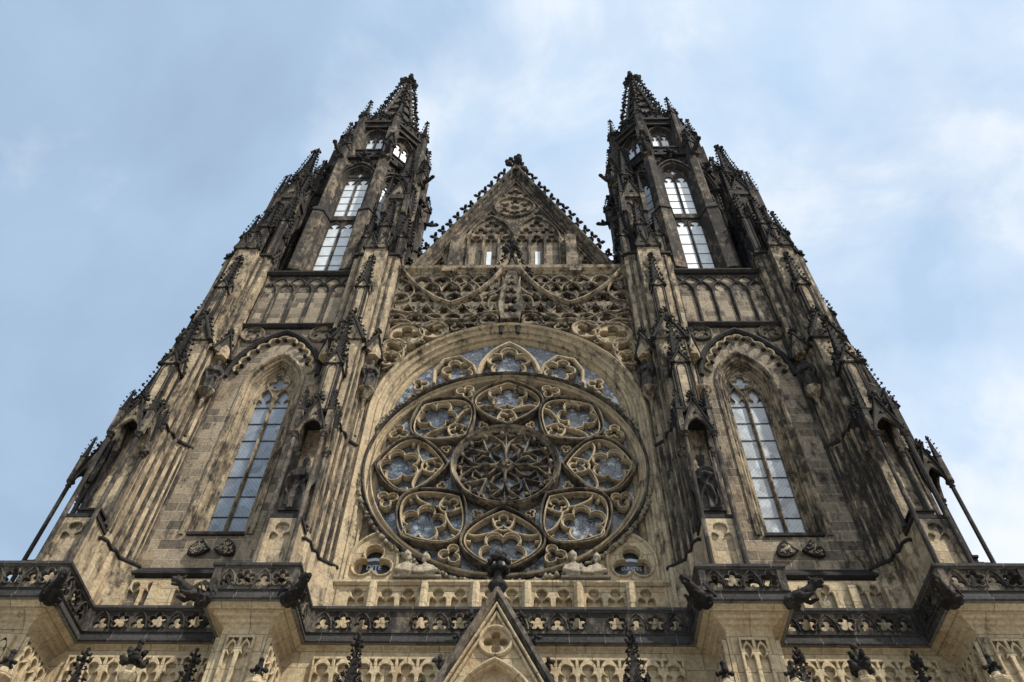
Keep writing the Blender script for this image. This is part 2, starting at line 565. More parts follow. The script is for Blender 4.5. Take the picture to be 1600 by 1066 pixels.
def rotp(p, a, cx=0, cz=0):
    c, s_ = cos(a), sin(a)
    return [(cx+x*c-z*s_, cz+x*s_+z*c) for x, z in p]


# ------------------------------------------------------------------ roots
root = bpy.data.objects.new('cathedral', None)
root.location = (0, 0, 0)
COL.objects.link(root)
tag(root, 'soot-blackened Gothic cathedral front with two spired towers and a large rose window', 'cathedral')

g = MB(); g.add([(-900, -900, -1.6), (900, -900, -1.6), (900, 900, -1.6), (-900, 900, -1.6)], [(0, 1, 2, 3)])
ground = obj('ground', g, M_PAVE); ground['kind'] = 'structure'


def P(name, mb, mats, parent=root, **k): return obj(name, mb, mats, parent, **k)


# ------------------------------------------------------------------ reusable ornaments
def gablet(mb, wd, h, d, c, ang=0, kb=1, ks=0, crk=3):
    """Small steep gable with a trefoil sinking, coping, crockets and a knob; faces -Y before turning by ang."""
    x = MB()
    x.k = ks
    x.plate([(-wd/2, 0), (wd/2, 0), (0, h)], [foil(0, h*.32, wd*.17, 3, seg=4)], -d/2, d/2, .01)
    x.k = kb
    th = wd*.09
    x.bar([(-wd/2-th, -th*.5), (0, h+th*1.5), (wd/2+th, -th*.5)], th*2, -d/2-.08, d/2+.04)
    for sgn in (-1, 1):
        for i in range(crk):
            t = (i+.4)/crk
            x.crocket((sgn*wd/2*(1-t), -d*.2, h*t+th), (sgn, 0, .35), max(.13, wd*.2))
    x.finial((0, -d*.1, h+th), h*.42)
    mb.join(x, Matrix.Translation(c) @ Matrix.Rotation(ang, 4, 'Z'))


def pinnacle(mb, wd, z0, z1, z2, x=0, y=0, n=8, rot=0, panel=True, kb=1, ks=0, gab=True):
    """Square shaft z0..z1 with gablets on its faces, crocketed spire up to z2."""
    q = MB(); h = wd/2
    q.k = ks
    q.box(-h, h, -h, h, z0, z1)
    if panel:
        q.k = kb
        for a in range(4):
            M = Matrix.Rotation(a*pi/2, 4, 'Z')
            q.bar(arch_open(-h*.62, h*.62, z0+.1, z1-wd*.6, wd*.5, 4), h*.16, -h-.035, -h+.01, M=M)
            q.box(-h*1.06, -h*.82, -h*1.06, -h*.82, z0, z1, M=M)
    q.k = kb
    if gab:
        for a in range(4):
            x_ = MB(); gablet(x_, wd*1.05, wd*1.15, .1, (0, -h, z1-.05), 0, kb, ks, 2)
            q.join(x_, Matrix.Rotation(a*pi/2, 4, 'Z'))
    q.box(-h*1.2, h*1.2, -h*1.2, h*1.2, z1-.07, z1+.03)
    b = h*.86; zt = z2-wd*.9
    q.k = kb
    q.prism([(-b, -b), (b, -b), (b, b), (-b, b)], z1+.02, zt, [(-.03, -.03), (.03, -.03), (.03, .03), (-.03, .03)])
    for a in range(4):
        dx, dy = cos(pi/4+a*pi/2), sin(pi/4+a*pi/2)
        for i in range(n):
            t = (i+.5)/n
            rr = b*1.414*(1-t)+.03*t
            q.crocket((dx*rr, dy*rr, z1+(zt-z1)*t), (dx, dy, .25), (max(.14, wd*.32*(1-.3*t)) if wd > .33 else wd*.42))
    q.finial((0, 0, zt-.05), z2-zt+.05)
    mb.join(q, Matrix.Translation((x, y, 0)) @ Matrix.Rotation(rot, 4, 'Z'))


def column(mb, x, y, z0, z1, r, n=8, base=True):
    pr = [(r*1.5, z0), (r*1.5, z0+r), (r, z0+r*2)] if base else [(r, z0)]
    pr += [(r, z1-r*3.4), (r*1.5, z1-r*3.2), (r*1.05, z1-r*2.8), (r*1.2, z1-r*1.8), (r*1.9, z1-r*.8), (r*2.1, z1-r*.7), (r*2.1, z1)]
    mb.lathe(pr, n, (x, y, 0))


# ================================================================== BUTTRESSES
def sym(half):
    """half: (s, d) points from front to wall on the +s side; returns a plan polygon (x=s, y=-d), counter-clockwise."""
    r = [(s_, -d) for s_, d in half]
    return [(-x, y) for x, y in r[::-1]]+r


def grow(half, g): return [(s_+g, d+(g if i < len(half)-1 else 0)) for i, (s_, d) in enumerate(half)]


FOOT = [(.5, 1.45), (.62, 1.3), (.62, .9), (.76, .8), (.76, .45), (1.32, .0), (1.32, -.55)]
STC = [(.6, 1.3), (.6, .92), (.74, .82), (.74, .45), (1.27, .0), (1.27, -.55)]
STD = [(.56, .95), (.56, .5), (1.2, .4), (1.2, -.55)]


def ring_course(mb, half, z, h, o, slope=.12):
    path = sym(half)
    mb.sweep(path, [(-.05, z-h), (o*.6, z-h), (o, z-h*.55), (o, z), (-.05, z+slope)], plan=True, profclosed=True)


def make_buttress():
    b = MB()
    b.prism(sym(grow(FOOT, .12)), 14.9, 18.45)
    b.box(-.5, .5, -2.22, -1.2, 14.9, 18.8)
    b.prism(sym(FOOT), 18.4, 24.4)
    b.prism(sym(STC), 24.4, 29.95)
    b.prism(sym([(.6, 1.3), (.6, .92), (1.2, .4), (1.2, -.55)]), 29.95, 31.0, sym([(.5, .9), (.5, .5), (1.15, .3), (1.15, -.55)]))
    b.prism(sym(STD), 30.2, 38.45)
    # shafts in the re-entrant angles
    b.k = 1
    for sg in (-1, 1):
        for s_, d, r, z0, z1 in ((.66, .86, .08, 18.6, 29.9), (.80, .5, .1, 18.6, 29.9), (1.02, .26, .08, 18.6, 24.2), (.5, 1.46, .06, 19, 24.3), (1.18, .12, .05, 18.6, 29.6), (.62, 1.3, .05, 19, 29.8), (.54, 1.4, .06, 19, 24.2), (.92, .46, .08, 30.4, 38.3), (.6, .5, .07, 30.4, 38.3), (1.3, .02, .08, 18.6, 38.3)):
            b.k = 2; b.lathe([(r, z0), (r, z1)], 6, (sg*s_, -d, 0)); b.k = 1
        # corbel with its colonnette for the flank statue
        cx_, cy_ = sg*1.12, -.5
        b.lathe([(.06, 24.6), (.06, 26.6), (.1, 26.7), (.08, 26.8), (.2, 27.0), (.34, 27.3), (.36, 27.32), (.36, 27.42), (.0, 27.42)], 8, (cx_, cy_, 0))
    b.k = 0
    o = P('buttress', b, [M_BUTT, M_MOULD, M_SHAFT])
    # string courses
    s_ = MB(); ring_course(s_, grow(FOOT, .1), 18.55, .1, .08)
    P('string_course', s_, M_BLACK, o)
    s_ = MB(); ring_course(s_, FOOT, 24.45, .1, .09, .18)
    P('string_course', s_, M_BLACK, o)
    s_ = MB()
    s_.box(-.56, .56, -2.3, -1.4, 18.8, 18.95)
    s_.box(-.46, .46, -2.15, -1.4, 18.95, 19.05)
    s_.prism([(-.36, -2.05), (.36, -2.05), (.36, -1.42), (-.36, -1.42)], 19.05, 19.3)
    s_.box(-.42, .42, -2.1, -1.4, 19.3, 19.38)
    P('pedestal_cornice', s_, M_BLACK, o)
    # sunk panel below the niche
    s_ = MB()
    s_.plate([(-.5, 15.9), (.5, 15.9), (.5, 18.75), (-.5, 18.75)], [cusped(-.36, .36, 16, 18.0, .6)], -2.32, -2.2, .02)
    P('blind_panel', s_, M_BUTT, o)
    # statue canopy
    cn = MB()
    for sg in (-1, 1):
        for y_, za, zb_, r_ in ((-2.42, 16.2, 22.75, .08), (-1.62, 19.0, 22.5, .07)):
            q = MB(); column(q, sg*.52, y_, za, zb_, r_)
            P('colonnette', q, M_GREY, o)
    for (cx_, cy_, a) in ((0, -2.42, 0), (-.52, -2.0, -pi/2), (.52, -2.0, pi/2)):
        M = Matrix.Translation((cx_, cy_, 0)) @ Matrix.Rotation(a, 4, 'Z')
        x = MB()
        hw = .52 if a == 0 else .42
        x.plate([(-hw, 22.75), (-hw+.1, 22.75)]+parch(-hw+.1, hw-.1, 22.75, .75, 6)[1:-1]+[(hw-.1, 22.75), (hw, 22.75), (0, 24.45)], [foil(0, 23.72, .12, 3, seg=4)], -.06, .06, .015)
        x.k = 1
        x.bar([(-hw-.05, 22.72), (0, 24.6), (hw+.05, 22.72)], .1, -.14, .08)
        for sg in (-1, 1):
            for i in range(4):
                t = (i+.5)/4
                x.crocket((sg*hw*(1-t), -.05, 22.75+1.8*t), (sg, 0, .3), .15)
        x.finial((0, 0, 24.5), .55)
        cn.join(x, M)
    cn.k = 1
    cn.box(-.55, .55, -2.4, -1.3, 23.9, 24.1)
    for sg in (-1, 1):
        pinnacle(cn, .2, 22.75, 24.0, 25.2, sg*.56, -2.42, 4, panel=False, gab=False)
        pinnacle(cn, .2, 22.6, 23.9, 25.0, sg*.6, -1.55, 4, panel=False, gab=False)
    P('statue_canopy', cn, [M_GREYTAN, M_BLACK], o)
    # pinnacles standing on the stages
    for z0, z1, z2, d, wd in ((24.1, 27.3, 31.0, 1.75, .6), (30.4, 34.1, 37.5, 1.12, .52), (38.6, 41.6, 45.2, .25, .5)):
        q = MB(); pinnacle(q, wd, z0, z1, z2, 0, -d, 9)
        P('pinnacle', q, [M_BUTT if z0 < 36 else M_UPPER, M_CARVE], o)
    # gabled heads
    gl_ = [(1.25, 1.6, .2, (0, -1.32, 29.9), 0, 5)]
    for sg in (-1, 1):
        gl_ += [(.85, 1.3, .2, (sg*1.05, -.62, 29.75), sg*pi*.27, 4), (.6, 1.15, .16, (sg*.3, -.98, 38.4), 0, 3), (.75, 1.1, .16, (sg*1.2, .0, 38.35), sg*pi/2, 3)]
        q = MB(); q.lathe([(.3, 29.6), (.33, 29.9), (.24, 30.3), (.02, 30.9)], 6, (sg*1.06, -.5, 0))
        P('canopy_hood', q, M_TRAC, o)
        q = MB()
        a_, b_ = sorted((sg*.62-sg*.3, sg*.62+sg*.62))
        q.prism([(a_, -.58), (b_, -.58), (b_, .5), (a_, .5)], 38.42, 38.6)
        P('weathering', q, M_BLACK, o)
    for wd_, h_, d_, c_, an_, n_ in gl_:
        q = MB(); gablet(q, wd_, h_, d_, c_, an_, 1, 0, n_)
        P('gablet', q, [M_GREYTAN, M_BLACK], o)
    # stage E: corner turret beside the octagon
    e = MB(); T = Matrix.Translation((0, .75, 0))
    q = MB()
    q.box(-.56, .56, -.56, .56, 38.4, 46.2)
    q.k = 1
    for a in range(4):
        M = Matrix.Rotation(a*pi/2, 4, 'Z')
        for sg in (-1, 1):
            q.bar(arch_open(sg*.3-.22, sg*.3+.22, 38.8, 45.0, .5, 4), .08, -.62, -.55, M=M)
        q.box(-.66, -.46, -.66, -.46, 38.4, 46.6, M=M)
    e.join(q, T)
    for a in range(4):
        x = MB(); gablet(x, 1.1, 2.0, .16, (0, -.6, 46.1), 0, 1, 0, 5)
        e.join(x, T @ Matrix.Rotation(a*pi/2, 4, 'Z'))
        x = MB(); pinnacle(x, .28, 44.2, 46.6, 49.4, -.62, -.62, 6, panel=False, gab=False)
        e.join(x, T @ Matrix.Rotation(a*pi/2, 4, 'Z'))
    pinnacle(e, .62, 46.2, 49.8, 54.6, 0, .75, 12)
    for sg in (-1, 1):
        pinnacle(e, .42, 38.5, 41.0, 44.0, sg*.98, .05, 7)
        pinnacle(e, .36, 38.5, 42.4, 45.6, sg*.95, 1.4, 7)
    P('turret', e, [M_UPPER, M_CARVE], o)
    return o


BX = (7.08, 13.9)
bt = make_buttress()
SIDE_Y, SIDE_X = .65, 14.35
bt.location = (-BX[0], 0, 0)
for x in (BX[0], -BX[1], BX[1]):
    copy_part(bt, root).location = (x, 0, 0)
for sg in (-1, 1):
    c = copy_part(bt, root)
    c.matrix_basis = Matrix.Translation((sg*SIDE_X, SIDE_Y, 0)) @ Matrix.Rotation(sg*pi/2, 4, 'Z')

# ================================================================== TOWER WALLS AND LANCETS
XT, XW = 10.48, 10.27           # bay axis, window axis
WZ = (20.0, 28.3, 2.2)          # sill, springing, rise of the outer opening
b = MB()
b.plate([(-13.0, 14.9), (-8.0, 14.9), (-8.0, 37.35), (-13.0, 37.35)], [arch_open(-XW-1.2, -XW+1.2, *WZ, 10)], 0, .65, .004)
tw = P('tower_wall', b, M_WALL)
# mouldings of the window opening, its order of hollows and rolls
q = MB()
q.sweep(arch_open(-XW-1.24, -XW+1.24, WZ[0], WZ[1], WZ[2]+.05, 10), [(-.1, .0), (-.1, -.07), (.0, -.09), (.06, -.03), (.1, .1), (.16, .06), (.22, .12), (.24, .24), (.3, .22), (.32, .34), (.37, .33), (.4, .46), (.44, .5), (.46, .62), (.46, .75)])
P('window_jamb', q, M_MOULD, tw)
# hood arch with hanging cusps
q = MB()
out_ = parch(-XT-2.1, -XT+2.1, 28.9, 3.35, 16)
inn = parch(-XT-1.93, -XT+1.93, 28.9, 3.1, 16)
q.sweep(out_, [(-.06, 0), (-.06, -.16), (.06, -.2), (.16, -.12), (.18, 0)], profclosed=True)
q.k = 1
n_ = 11
pth = parch(-XT-1.86, -XT+1.86, 29.0, 2.95, 40)
for i in range(n_):
    j0 = 2+int(i*76/n_); j1 = 2+int((i+1)*76/n_)
    a, c = pth[j0], pth[min(j1, len(pth)-1)]
    mx, mz = (a[0]+c[0])/2, (a[1]+c[1])/2
    dx, dz = c[0]-a[0], c[1]-a[1]; l = sqrt(dx*dx+dz*dz); nx, nz = dz/l, -dx/l
    pts = []
    for k in range(9):
        t = k/8
        bow = sin(pi*t)**.6*l*.42
        pts.append((a[0]+dx*t-nx*(bow-l*.46), a[1]+dz*t-nz*(bow-l*.46)))
    q.bar(pts, .12, -.14, .01)
    q.k = 0
    q.lump((a[0]+nx*l*.5, -.1, a[1]+nz*l*.5), .12)
    q.k = 1
P('hood_arch', q, [M_BLACK, M_TRAC], tw)
# spandrel roundels and strip under the string
for sg in (-1, 1):
    q = MB()
    q.plate(circ(-XT+sg*1.62, 32.0, .56, 28), [foil(-XT+sg*1.62, 32.0, .42, 4, 45, 6)], -.1, .02, .03)
    q.bar(circ(-XT+sg*1.62, 32.0, .53, 28), .09, -.16, .0, True)
    P('roundel', q, M_GREYTAN, tw)
# string courses
for z, h in ((32.72, .22), (37.4, .26)):
    q = MB()
    q.sweep([(-12.95, 0), (-8.1, 0)], [(-.02, z-h), (.14, z-h), (.26, z-h*.5), (.26, z-.02), (-.02, z+.16)], plan=True, profclosed=True)
    P('string_course', q, M_BLACK, tw)
# five blind arches with interlaced heads
q = MB()
x0, x1 = -12.75, -8.25
pw = (x1-x0)/5
holes = []
for i in range(5):
    a = x0+pw*i
    holes.append(cusped(a+.09, a+pw-.09, 32.9, 35.5, .78))
for i in range(6):
    c = x0+pw*i
    lo_, hi_ = max(x0+.05, c-.38), min(x1-.05, c+.38)
    holes.append([(lo_, 36.62)]+[(lo_+(hi_-lo_)*k/8, 36.62+.36*sin(pi*k/8)) for k in range(1, 8)]+[(hi_, 36.62), ((lo_+hi_)/2, 36.3)])
q.plate([(x0, 32.8), (x1, 32.8), (x1, 37.2), (x0, 37.2)], holes, -.02, .3, .03)
for i in range(6):
    c = x0+pw*i
    q.bar([(c, 32.85), (c, 35.6)], .1, -.14, .02)
for i in range(5):
    a = x0+pw*i
    q.bar(parch(a, a+pw, 35.5, .95, 6), .09, -.12, .0)
    q.bar(parch(a+pw/2, min(a+pw*1.5, x1+.2), 36.2, .75, 6), .07, -.1, .0)
P('blind_arcade', q, M_GREY, tw)
q = MB(); q.box(x0, x1, .2, .5, 32.8, 37.2)
P('arcade_back', q, M_WALL, tw)
# sloping foot course, panel band under it
q = MB()
q.sweep([(-12.95, 0), (-8.05, 0)], [(-.02, 18.05), (.1, 18.1), (.22, 18.16), (.22, 18.24), (-.02, 18.58)], plan=True, profclosed=True)
P('sloping_course', q, M_BLACK, tw)
q = MB()
holes = []
for i in range(8):
    a = -12.55+i*.53
    if i % 3 != 2: holes.append(cusped(a+.05, a+.5, 16.4, 17.45, .42))
q.plate([(-12.75, 16.0), (-8.2, 16.0), (-8.2, 18.0), (-12.75, 18.0)], holes, -.12, .01, .02)
for i in (-12.65, -11.5, -9.9, -8.35): q.prism([(i-.13, -.3), (i+.13, -.3), (i+.13, 0), (i-.13, 0)], 15, 17.7)
P('blind_panel', q, M_CREAM, tw)


def lancet():
    fr = MB()
    zt = 28.0
    o_ = [(-.80, 20.2)]+parch(-.80, .80, zt+.2, 1.75, 10)+[(.80, 20.2)]
    holes = [cusped(-.73, -.045, 20.4, zt-.25, .95), cusped(.045, .73, 20.4, zt-.25, .95), foil(0, zt+1.13, .45, 4, 90, 7)]
    fr.plate(o_, holes, .55, .70, .02)
    fr.bar([(0, 20.3), (0, zt+.2)], .1, .47, .7)
    fr.bar(circ(0, zt+1.13, .5, 24), .08, .48, .66, True)
    for sg in (-1, 1): fr.bar(parch(sg*.39-.37, sg*.39+.37, zt-.2, .95, 6), .07, .48, .66)
    w_ = P('lancet_window', fr, M_MOULD)
    gl = MB(); gl.box(-.79, .79, .655, .685, 20.3, zt+1.9)
    P('glass', gl, M_LEAD, w_)
    for i in range(1, 8):
        z = 20.35+i*(zt-20.35)/7.4
        ir = MB(); ir.box(-.73, .73, .62, .65, z-.016, z+.016)
        P('glazing_bar', ir, M_IRON, w_)
    si = MB()
    si.prism([(-1.05, -.1), (1.05, -.1), (.85, .7), (-.85, .7)], 19.95, 20.08)
    si.add([(-1.05, -.1, 20.08), (1.05, -.1, 20.08), (.75, .62, 20.42), (-.75, .62, 20.42)], [(0, 1, 2, 3)])
    P('sill', si, M_BLACK, w_)
    w_.location = (-XW, 0, 0)
    return w_


lw = lancet()
both(lw)
both(tw)

# tower masses behind the walls
q = MB()
q.box(-13.9, -7.05, .95, 7.6, -1.6, 38.4)
q.box(-13.9, -12.7, .4, .95, -1.6, 38.4)
q.box(-8.3, -5.85, .62, .95, 14.9, 38.4)
tb = P('tower_body', q, M_WALL); both(tb)

# ================================================================== OCTAGONS, LANTERNS AND SPIRES
OC = (-10.3, 4.2)
IN = 3.32
def frame8(k, r): return Matrix.Translation((OC[0], OC[1], 0)) @ Matrix.Rotation(k*pi/4, 4, 'Z') @ Matrix.Translation((0, -r, 0))
def octp(r, rot=pi/8): return [(OC[0]+r/cos(pi/8)*cos(rot+i*pi/4), OC[1]+r/cos(pi/8)*sin(rot+i*pi/4)) for i in range(8)]


hw = IN*math.tan(pi/8)
body = MB()
body.prism(octp(IN-.7), 38.3, 52)
body.prism(octp(IN-.9), 52, 61)
oct_ = P('octagon_tower', body, M_UPPER)
face = MB()
face.plate([(-hw, 38.4), (hw, 38.4), (hw, 53.6), (-hw, 53.6)], [arch_open(-.92, .92, 38.9, 50.6, 1.55, 10)], 0, .45, .004)
face.k = 1
face.sweep(arch_open(-.95, .95, 38.9, 50.6, 1.6, 10), [(-.12, 0), (-.1, -.1), (.02, -.1), (.06, .05), (.1, .05), (.12, .2), (.16, .2), (.18, .42)])
face.sweep([(-1.15, 50.4)]+parch(-1.15, 1.15, 50.6, 1.95, 8)+[(1.15, 50.4)], [(-.06, 0), (-.06, -.22), (.08, -.22), (.1, 0)], profclosed=True)
face.k = 2
for sg in (-1, 1):
    for i in range(4):
        face.crocket((sg*(1.0-.25*i), -.15, 51.5+.45*i), (sg, 0, .5), .26)
face.finial((0, -.2, 52.7), 1.3)
face.box(-hw-.1, hw+.1, -.22, .1, 53.3, 53.6)
face.k = 1
fo = P('octagon_face', face, [M_UPPER, M_GREY, M_BLACK], oct_, M=frame8(0, IN))
wn = MB()
for zb, zs, h in ((39.0, 44.25, .62), (45.6, 50.0, .75)):
    wn.plate([(-.8, zb), (.8, zb), (.8, zs+h+.3), (-.8, zs+h+.3)], [cusped(-.75, -.05, zb+.06, zs, h), cusped(.05, .75, zb+.06, zs, h)], .22, .4, .02)
wn.plate([(-.74, 50.9)]+parch(-.74, .74, 51.0, 1.0, 6)+[(.74, 50.9)], [foil(0, 51.4, .3, 4)], .22, .4, .02)
wn.bar([(0, 39), (0, 51)], .1, .18, .4)
wn.box(-.75, .75, .12, .4, 45.1, 45.6)
wn.k = 1
wn.box(-.79, .79, .3, .31, 39.0, 52.0)
wn.k = 2
for z in [39.1+i*1.06 for i in range(1, 5)]+[45.65+i*.92 for i in range(1, 5)]: wn.box(-.76, .76, .275, .298, z-.02, z+.02)
wo = P('octagon_window', wn, [M_GREY, M_LEADUP, M_IRON], oct_, M=frame8(0, IN))
ln = MB()
LI = 2.75; lh = LI*math.tan(pi/8)
ln.plate([(-lh, 53.5), (lh, 53.5), (lh, 60.6), (-lh, 60.6)], [arch_open(-.78, .78, 55.2, 58.3, 1.25, 8)], 0, .4, .004)
ln.k = 1
ln.sweep(arch_open(-.8, .8, 55.2, 58.3, 1.3, 8), [(-.1, 0), (-.1, -.12), (.02, -.12), (.06, .1), (.14, .1), (.2, .35)])
ln.plate([(-.7, 55.2)]+parch(-.7, .7, 58.3, 1.2, 8)+[(.7, 55.2)], [cusped(-.6, -.05, 55.3, 57.9, .8), cusped(.05, .6, 55.3, 57.9, .8)], .2, .35, .02)
ln.k = 3
ln.box(-.66, .66, .31, .32, 55.3, 59.2)
ln.k = 2
# pierced parapet in front of the lantern windows
ln.plate([(-hw, 53.9), (hw, 53.9), (hw, 55.1), (-hw, 55.1)], [foil(x, 54.45, .36, 4, 45, 5) for x in (-.9, 0, .9)], -.42, -.28, .02)
ln.box(-hw, hw, -.5, -.2, 55.1, 55.28)
ln.box(-hw, hw, -.5, .1, 53.6, 53.9)
# crown over the lantern
ln.plate([(-lh-.1, 60.4), (lh+.1, 60.4), (lh+.1, 61.3), (-lh-.1, 61.3)], [foil(x, 60.88, .3, 4, 45, 5) for x in (-1.0, -.33, .33, 1.0)], -.35, -.22, .02)
for i in range(7): ln.crocket((-lh+lh/3*i, -.3, 61.3), (0, -.4, .6), .3)
ln.box(-lh-.15, lh+.15, -.45, .1, 60.2, 60.5)
gablet(ln, 1.9, 2.0, .14, (0, -.2, 59.7), 0, 2, 1, 4)
lo = P('lantern_face', ln, [M_UPPER, M_GREY, M_BLACK, M_LEADUP], oct_, M=frame8(0, LI))
# corner piers with their gabled set-offs and pinnacles
cp = MB()
def pent(wd, d): return [(-wd, .35), (-wd, -d*.55), (0, -d), (wd, -d*.55), (wd, .35)]
cp.prism(pent(.52, .75), 38.4, 45.0)
cp.k = 2
cp.prism(pent(.58, .83), 44.95, 45.1, pent(.58, .83))
cp.prism(pent(.58, .83), 45.1, 46.0, pent(.34, .45))
cp.k = 0
cp.prism(pent(.36, .5), 45.5, 53.0)
pinnacle(cp, .62, 52.8, 54.4, 57.2, 0, -.32, 7, kb=2)
cp.box(-.4, .4, -.1, .75, 53.4, 58.5)
pinnacle(cp, .5, 58.5, 61.2, 64.8, 0, .3, 6, kb=2)
# small gargoyle spouts at the parapet corners
cp.k = 2
cp.tube([(0, -.4, 53.2), (0, -.9, 53.3), (0, -1.25, 53.5)], [.2, .17, .12], 6); cp.lump((0, -1.3, 53.6), .17); cp.lump((0, -.95, 53.5), .17, 1.6, 1, .7)
co = P('corner_pier', cp, [M_UPPER, M_GREY, M_BLACK], oct_, M=Matrix.Translation((OC[0], OC[1], 0)) @ Matrix.Rotation(pi/8, 4, 'Z') @ Matrix.Translation((0, -IN/cos(pi/8), 0)))
for k in (-3, -2, -1, 1, 2, 3, 4):
    for o_, r in ((fo, IN), (wo, IN), (lo, LI)):
        c = o_.copy(); COL.objects.link(c); c.parent = oct_; c.matrix_basis = frame8(k, r)
for k in (-4, -3, -2, -1, 1, 2, 3):
    c = co.copy(); COL.objects.link(c); c.parent = oct_
    c.matrix_basis = Matrix.Translation((OC[0], OC[1], 0)) @ Matrix.Rotation(pi/8+k*pi/4, 4, 'Z') @ Matrix.Translation((0, -IN/cos(pi/8), 0))
# spire: eight crocketed ribs with pierced stone courses between
sp = MB()
Z0, Z1, RS = 60.4, 77.6, 2.2
nst = 9
sp.k = 1
for k in range(nst):
    t0, t1 = k/nst, (k+.45)/nst
    ra, rb = RS*(1-t0)*.9+.08, RS*(1-t1)*.9+.08
    sp.prism(octp(ra), Z0+(Z1-Z0)*t0, Z0+(Z1-Z0)*t1, octp(rb))
sp.prism(octp(RS*.8), Z0, Z1, octp(.05))
sp.k = 0
for i in range(8):
    a = pi/8+i*pi/4
    d = Vector((cos(a), sin(a), 0)); c0 = Vector((OC[0], OC[1], 0))
    r0 = RS/cos(pi/8)
    sp.tube([c0+d*r0+Vector((0, 0, Z0)), c0+d*.1+Vector((0, 0, Z1))], [.17, .1], 6)
    sp.k = 2
    for j in range(17):
        t = (j+.5)/17
        sp.crocket(c0+d*(r0*(1-t)+.1*t+.1)+Vector((0, 0, Z0+(Z1-Z0)*t)), (d.x, d.y, .15), .46-.1*t)
    sp.k = 0
so = P('spire', sp, [M_UPPER, M_GREY, M_BLACK], oct_)
q = MB(); q.finial((OC[0], OC[1], 76.4), 2.2)
P('finial', q, M_BLACK, oct_)
# struts from the corner turrets to the octagon
q = MB()
for x, y, tx, ty in ((-BX[1], .75, -12.3, 2.2), (-BX[0], .75, -8.3, 2.2)):
    for z in (43.0, 49.0):
        q = MB(); q.tube([(x, y, z), ((x+tx)/2, (y+ty)/2, z+.5), (tx, ty, z+1.7)], .16, 6)
        P('flying_strut', q, M_CARVE, oct_)
# rear corner turrets of the tower
both(oct_)
for sg in (-1, 1):
    for x_ in (BX[0], BX[1]):
        tu = [c for c in bt.children if c.name.startswith('turret')][0].copy()
        COL.objects.link(tu); tu.parent = root; tu.matrix_basis = Matrix.Translation((sg*x_, 6.9, 0))

# ================================================================== ROSE BAY
ZC, RR = 23.63, 5.5
AO = (26.5, 6.15)          # springing and rise of the great arch (outer half-width 5.75)
arch_p = [(-5.72, 15.0)]+parch(-5.72, 5.72, AO[0], AO[1], 40)+[(5.72, 15.0)]
q = MB()
q.sweep(arch_p, [(-.2, .05), (-.14, -.16), (-.04, -.24), (.06, -.18), (.1, -.04), (.18, .0), (.24, -.04), (.32, .0), (.36, .12), (.44, .16), (.5, .1), (.58, .16), (.6, .3), (.7, .34), (.76, .28), (.82, .36), (.86, .5), (.96, .55), (1.0, .75)])
ga = P('great_arch', q, M_TRAC)

# carved field above the arch
ext = parch(-5.85, 5.85, AO[0], AO[1]+.15, 24)
outer = [(-5.86, 25.0)]+[p for p in ext]+[(5.86, 25.0), (5.95, 25.0), (5.95, 37.2), (-5.95, 37.2), (-5.95, 25.0)]
holes = []
def H(*ps):
    for p in ps: holes.append(p)
def Hm(p): H(p, mir(p))
for x in (-4.55, -3.55, -2.5, -1.5): Hm([(x-.44, 36.55)]+[(x-.44+.88*k/8, 36.55+.42*sin(pi*k/8)) for k in range(1, 8)]+[(x+.44, 36.55), (x+.2, 36.42), (x, 36.62), (x-.2, 36.42)])
Hm(foil(-4.02, 35.85, .44, 3)); Hm(cusped(-3.3, -2.72, 35.0, 35.6, .6)); Hm(foil(-2.05, 35.85, .44, 3)); Hm(foil(-1.2, 36.0, .3, 3, -90))
Hm(foil(-3.48, 35.15, .26, 3, -90)); Hm(foil(-2.5, 35.15, .26, 3, -90))
Hm(drop(-5.45, 35.9, 1.3, .55, 100)); Hm(drop(-4.95, 35.2, 1.1, .5, 60)); Hm(foil(-5.55, 37.0, .2, 4))
Hm(drop(-.72, 35.7, 1.2, .5, 75)); Hm(drop(-.85, 34.75, .9, .45, -60))
H(foil(0, 36.4, .34, 3), foil(0, 35.45, .34, 4, 45), foil(0, 34.5, .36, 3), foil(0, 33.55, .36, 3))
for x, z, r, n in ((-.9, 33.95, .2, 3), (-2.4, 33.95, .2, 3), (-3.35, 34.35, .2, 3), (-4.35, 33.75, .22, 3), (-5.15, 33.75, .2, 3), (-5.2, 32.5, .25, 3), (-2.9, 33.1, .24, 3), (-3.25, 31.75, .2, 3), (-4.1, 31.45, .24, 3), (-1.9, 32.95, .2, 3), (-4.55, 34.75, .22, 3), (-1.5, 34.85, .2, 3), (-.95, 32.95, .2, 3), (-3.75, 34.6, .2, 3)): Hm(foil(x, z, r, n, -90))
for x, r in ((-5.5, .33), (-4.75, .42), (-3.9, .38), (-1.95, .38), (-1.2, .3)): Hm(foil(x, 34.2, r, 3))
Hm(foil(-2.92, 33.75, .4, 3))
for x, r in ((-5.45, .34), (-4.5, .3), (-3.75, .3), (-2.1, .3), (-1.35, .36), (-.7, .3)): Hm(foil(x, 33.35, r, 3, -90))
for x, z, r, n in ((-4.85, 31.95, .66, 4), (-3.55, 32.35, .5, 4), (-5.35, 31.0, .4, 4), (-4.55, 30.85, .42, 4), (-5.3, 30.1, .36, 4), (-5.52, 29.2, .3, 4), (-2.4, 32.72, .36, 3), (-4.1, 32.95, .26, 3), (-5.55, 32.75, .22, 3), (-1.5, 33.0, .2, 3), (-5.62, 28.4, .2, 3)):
    Hm(foil(x, z, r, n, 90 if n == 3 else 0 if r < .45 else 90))
q = MB()
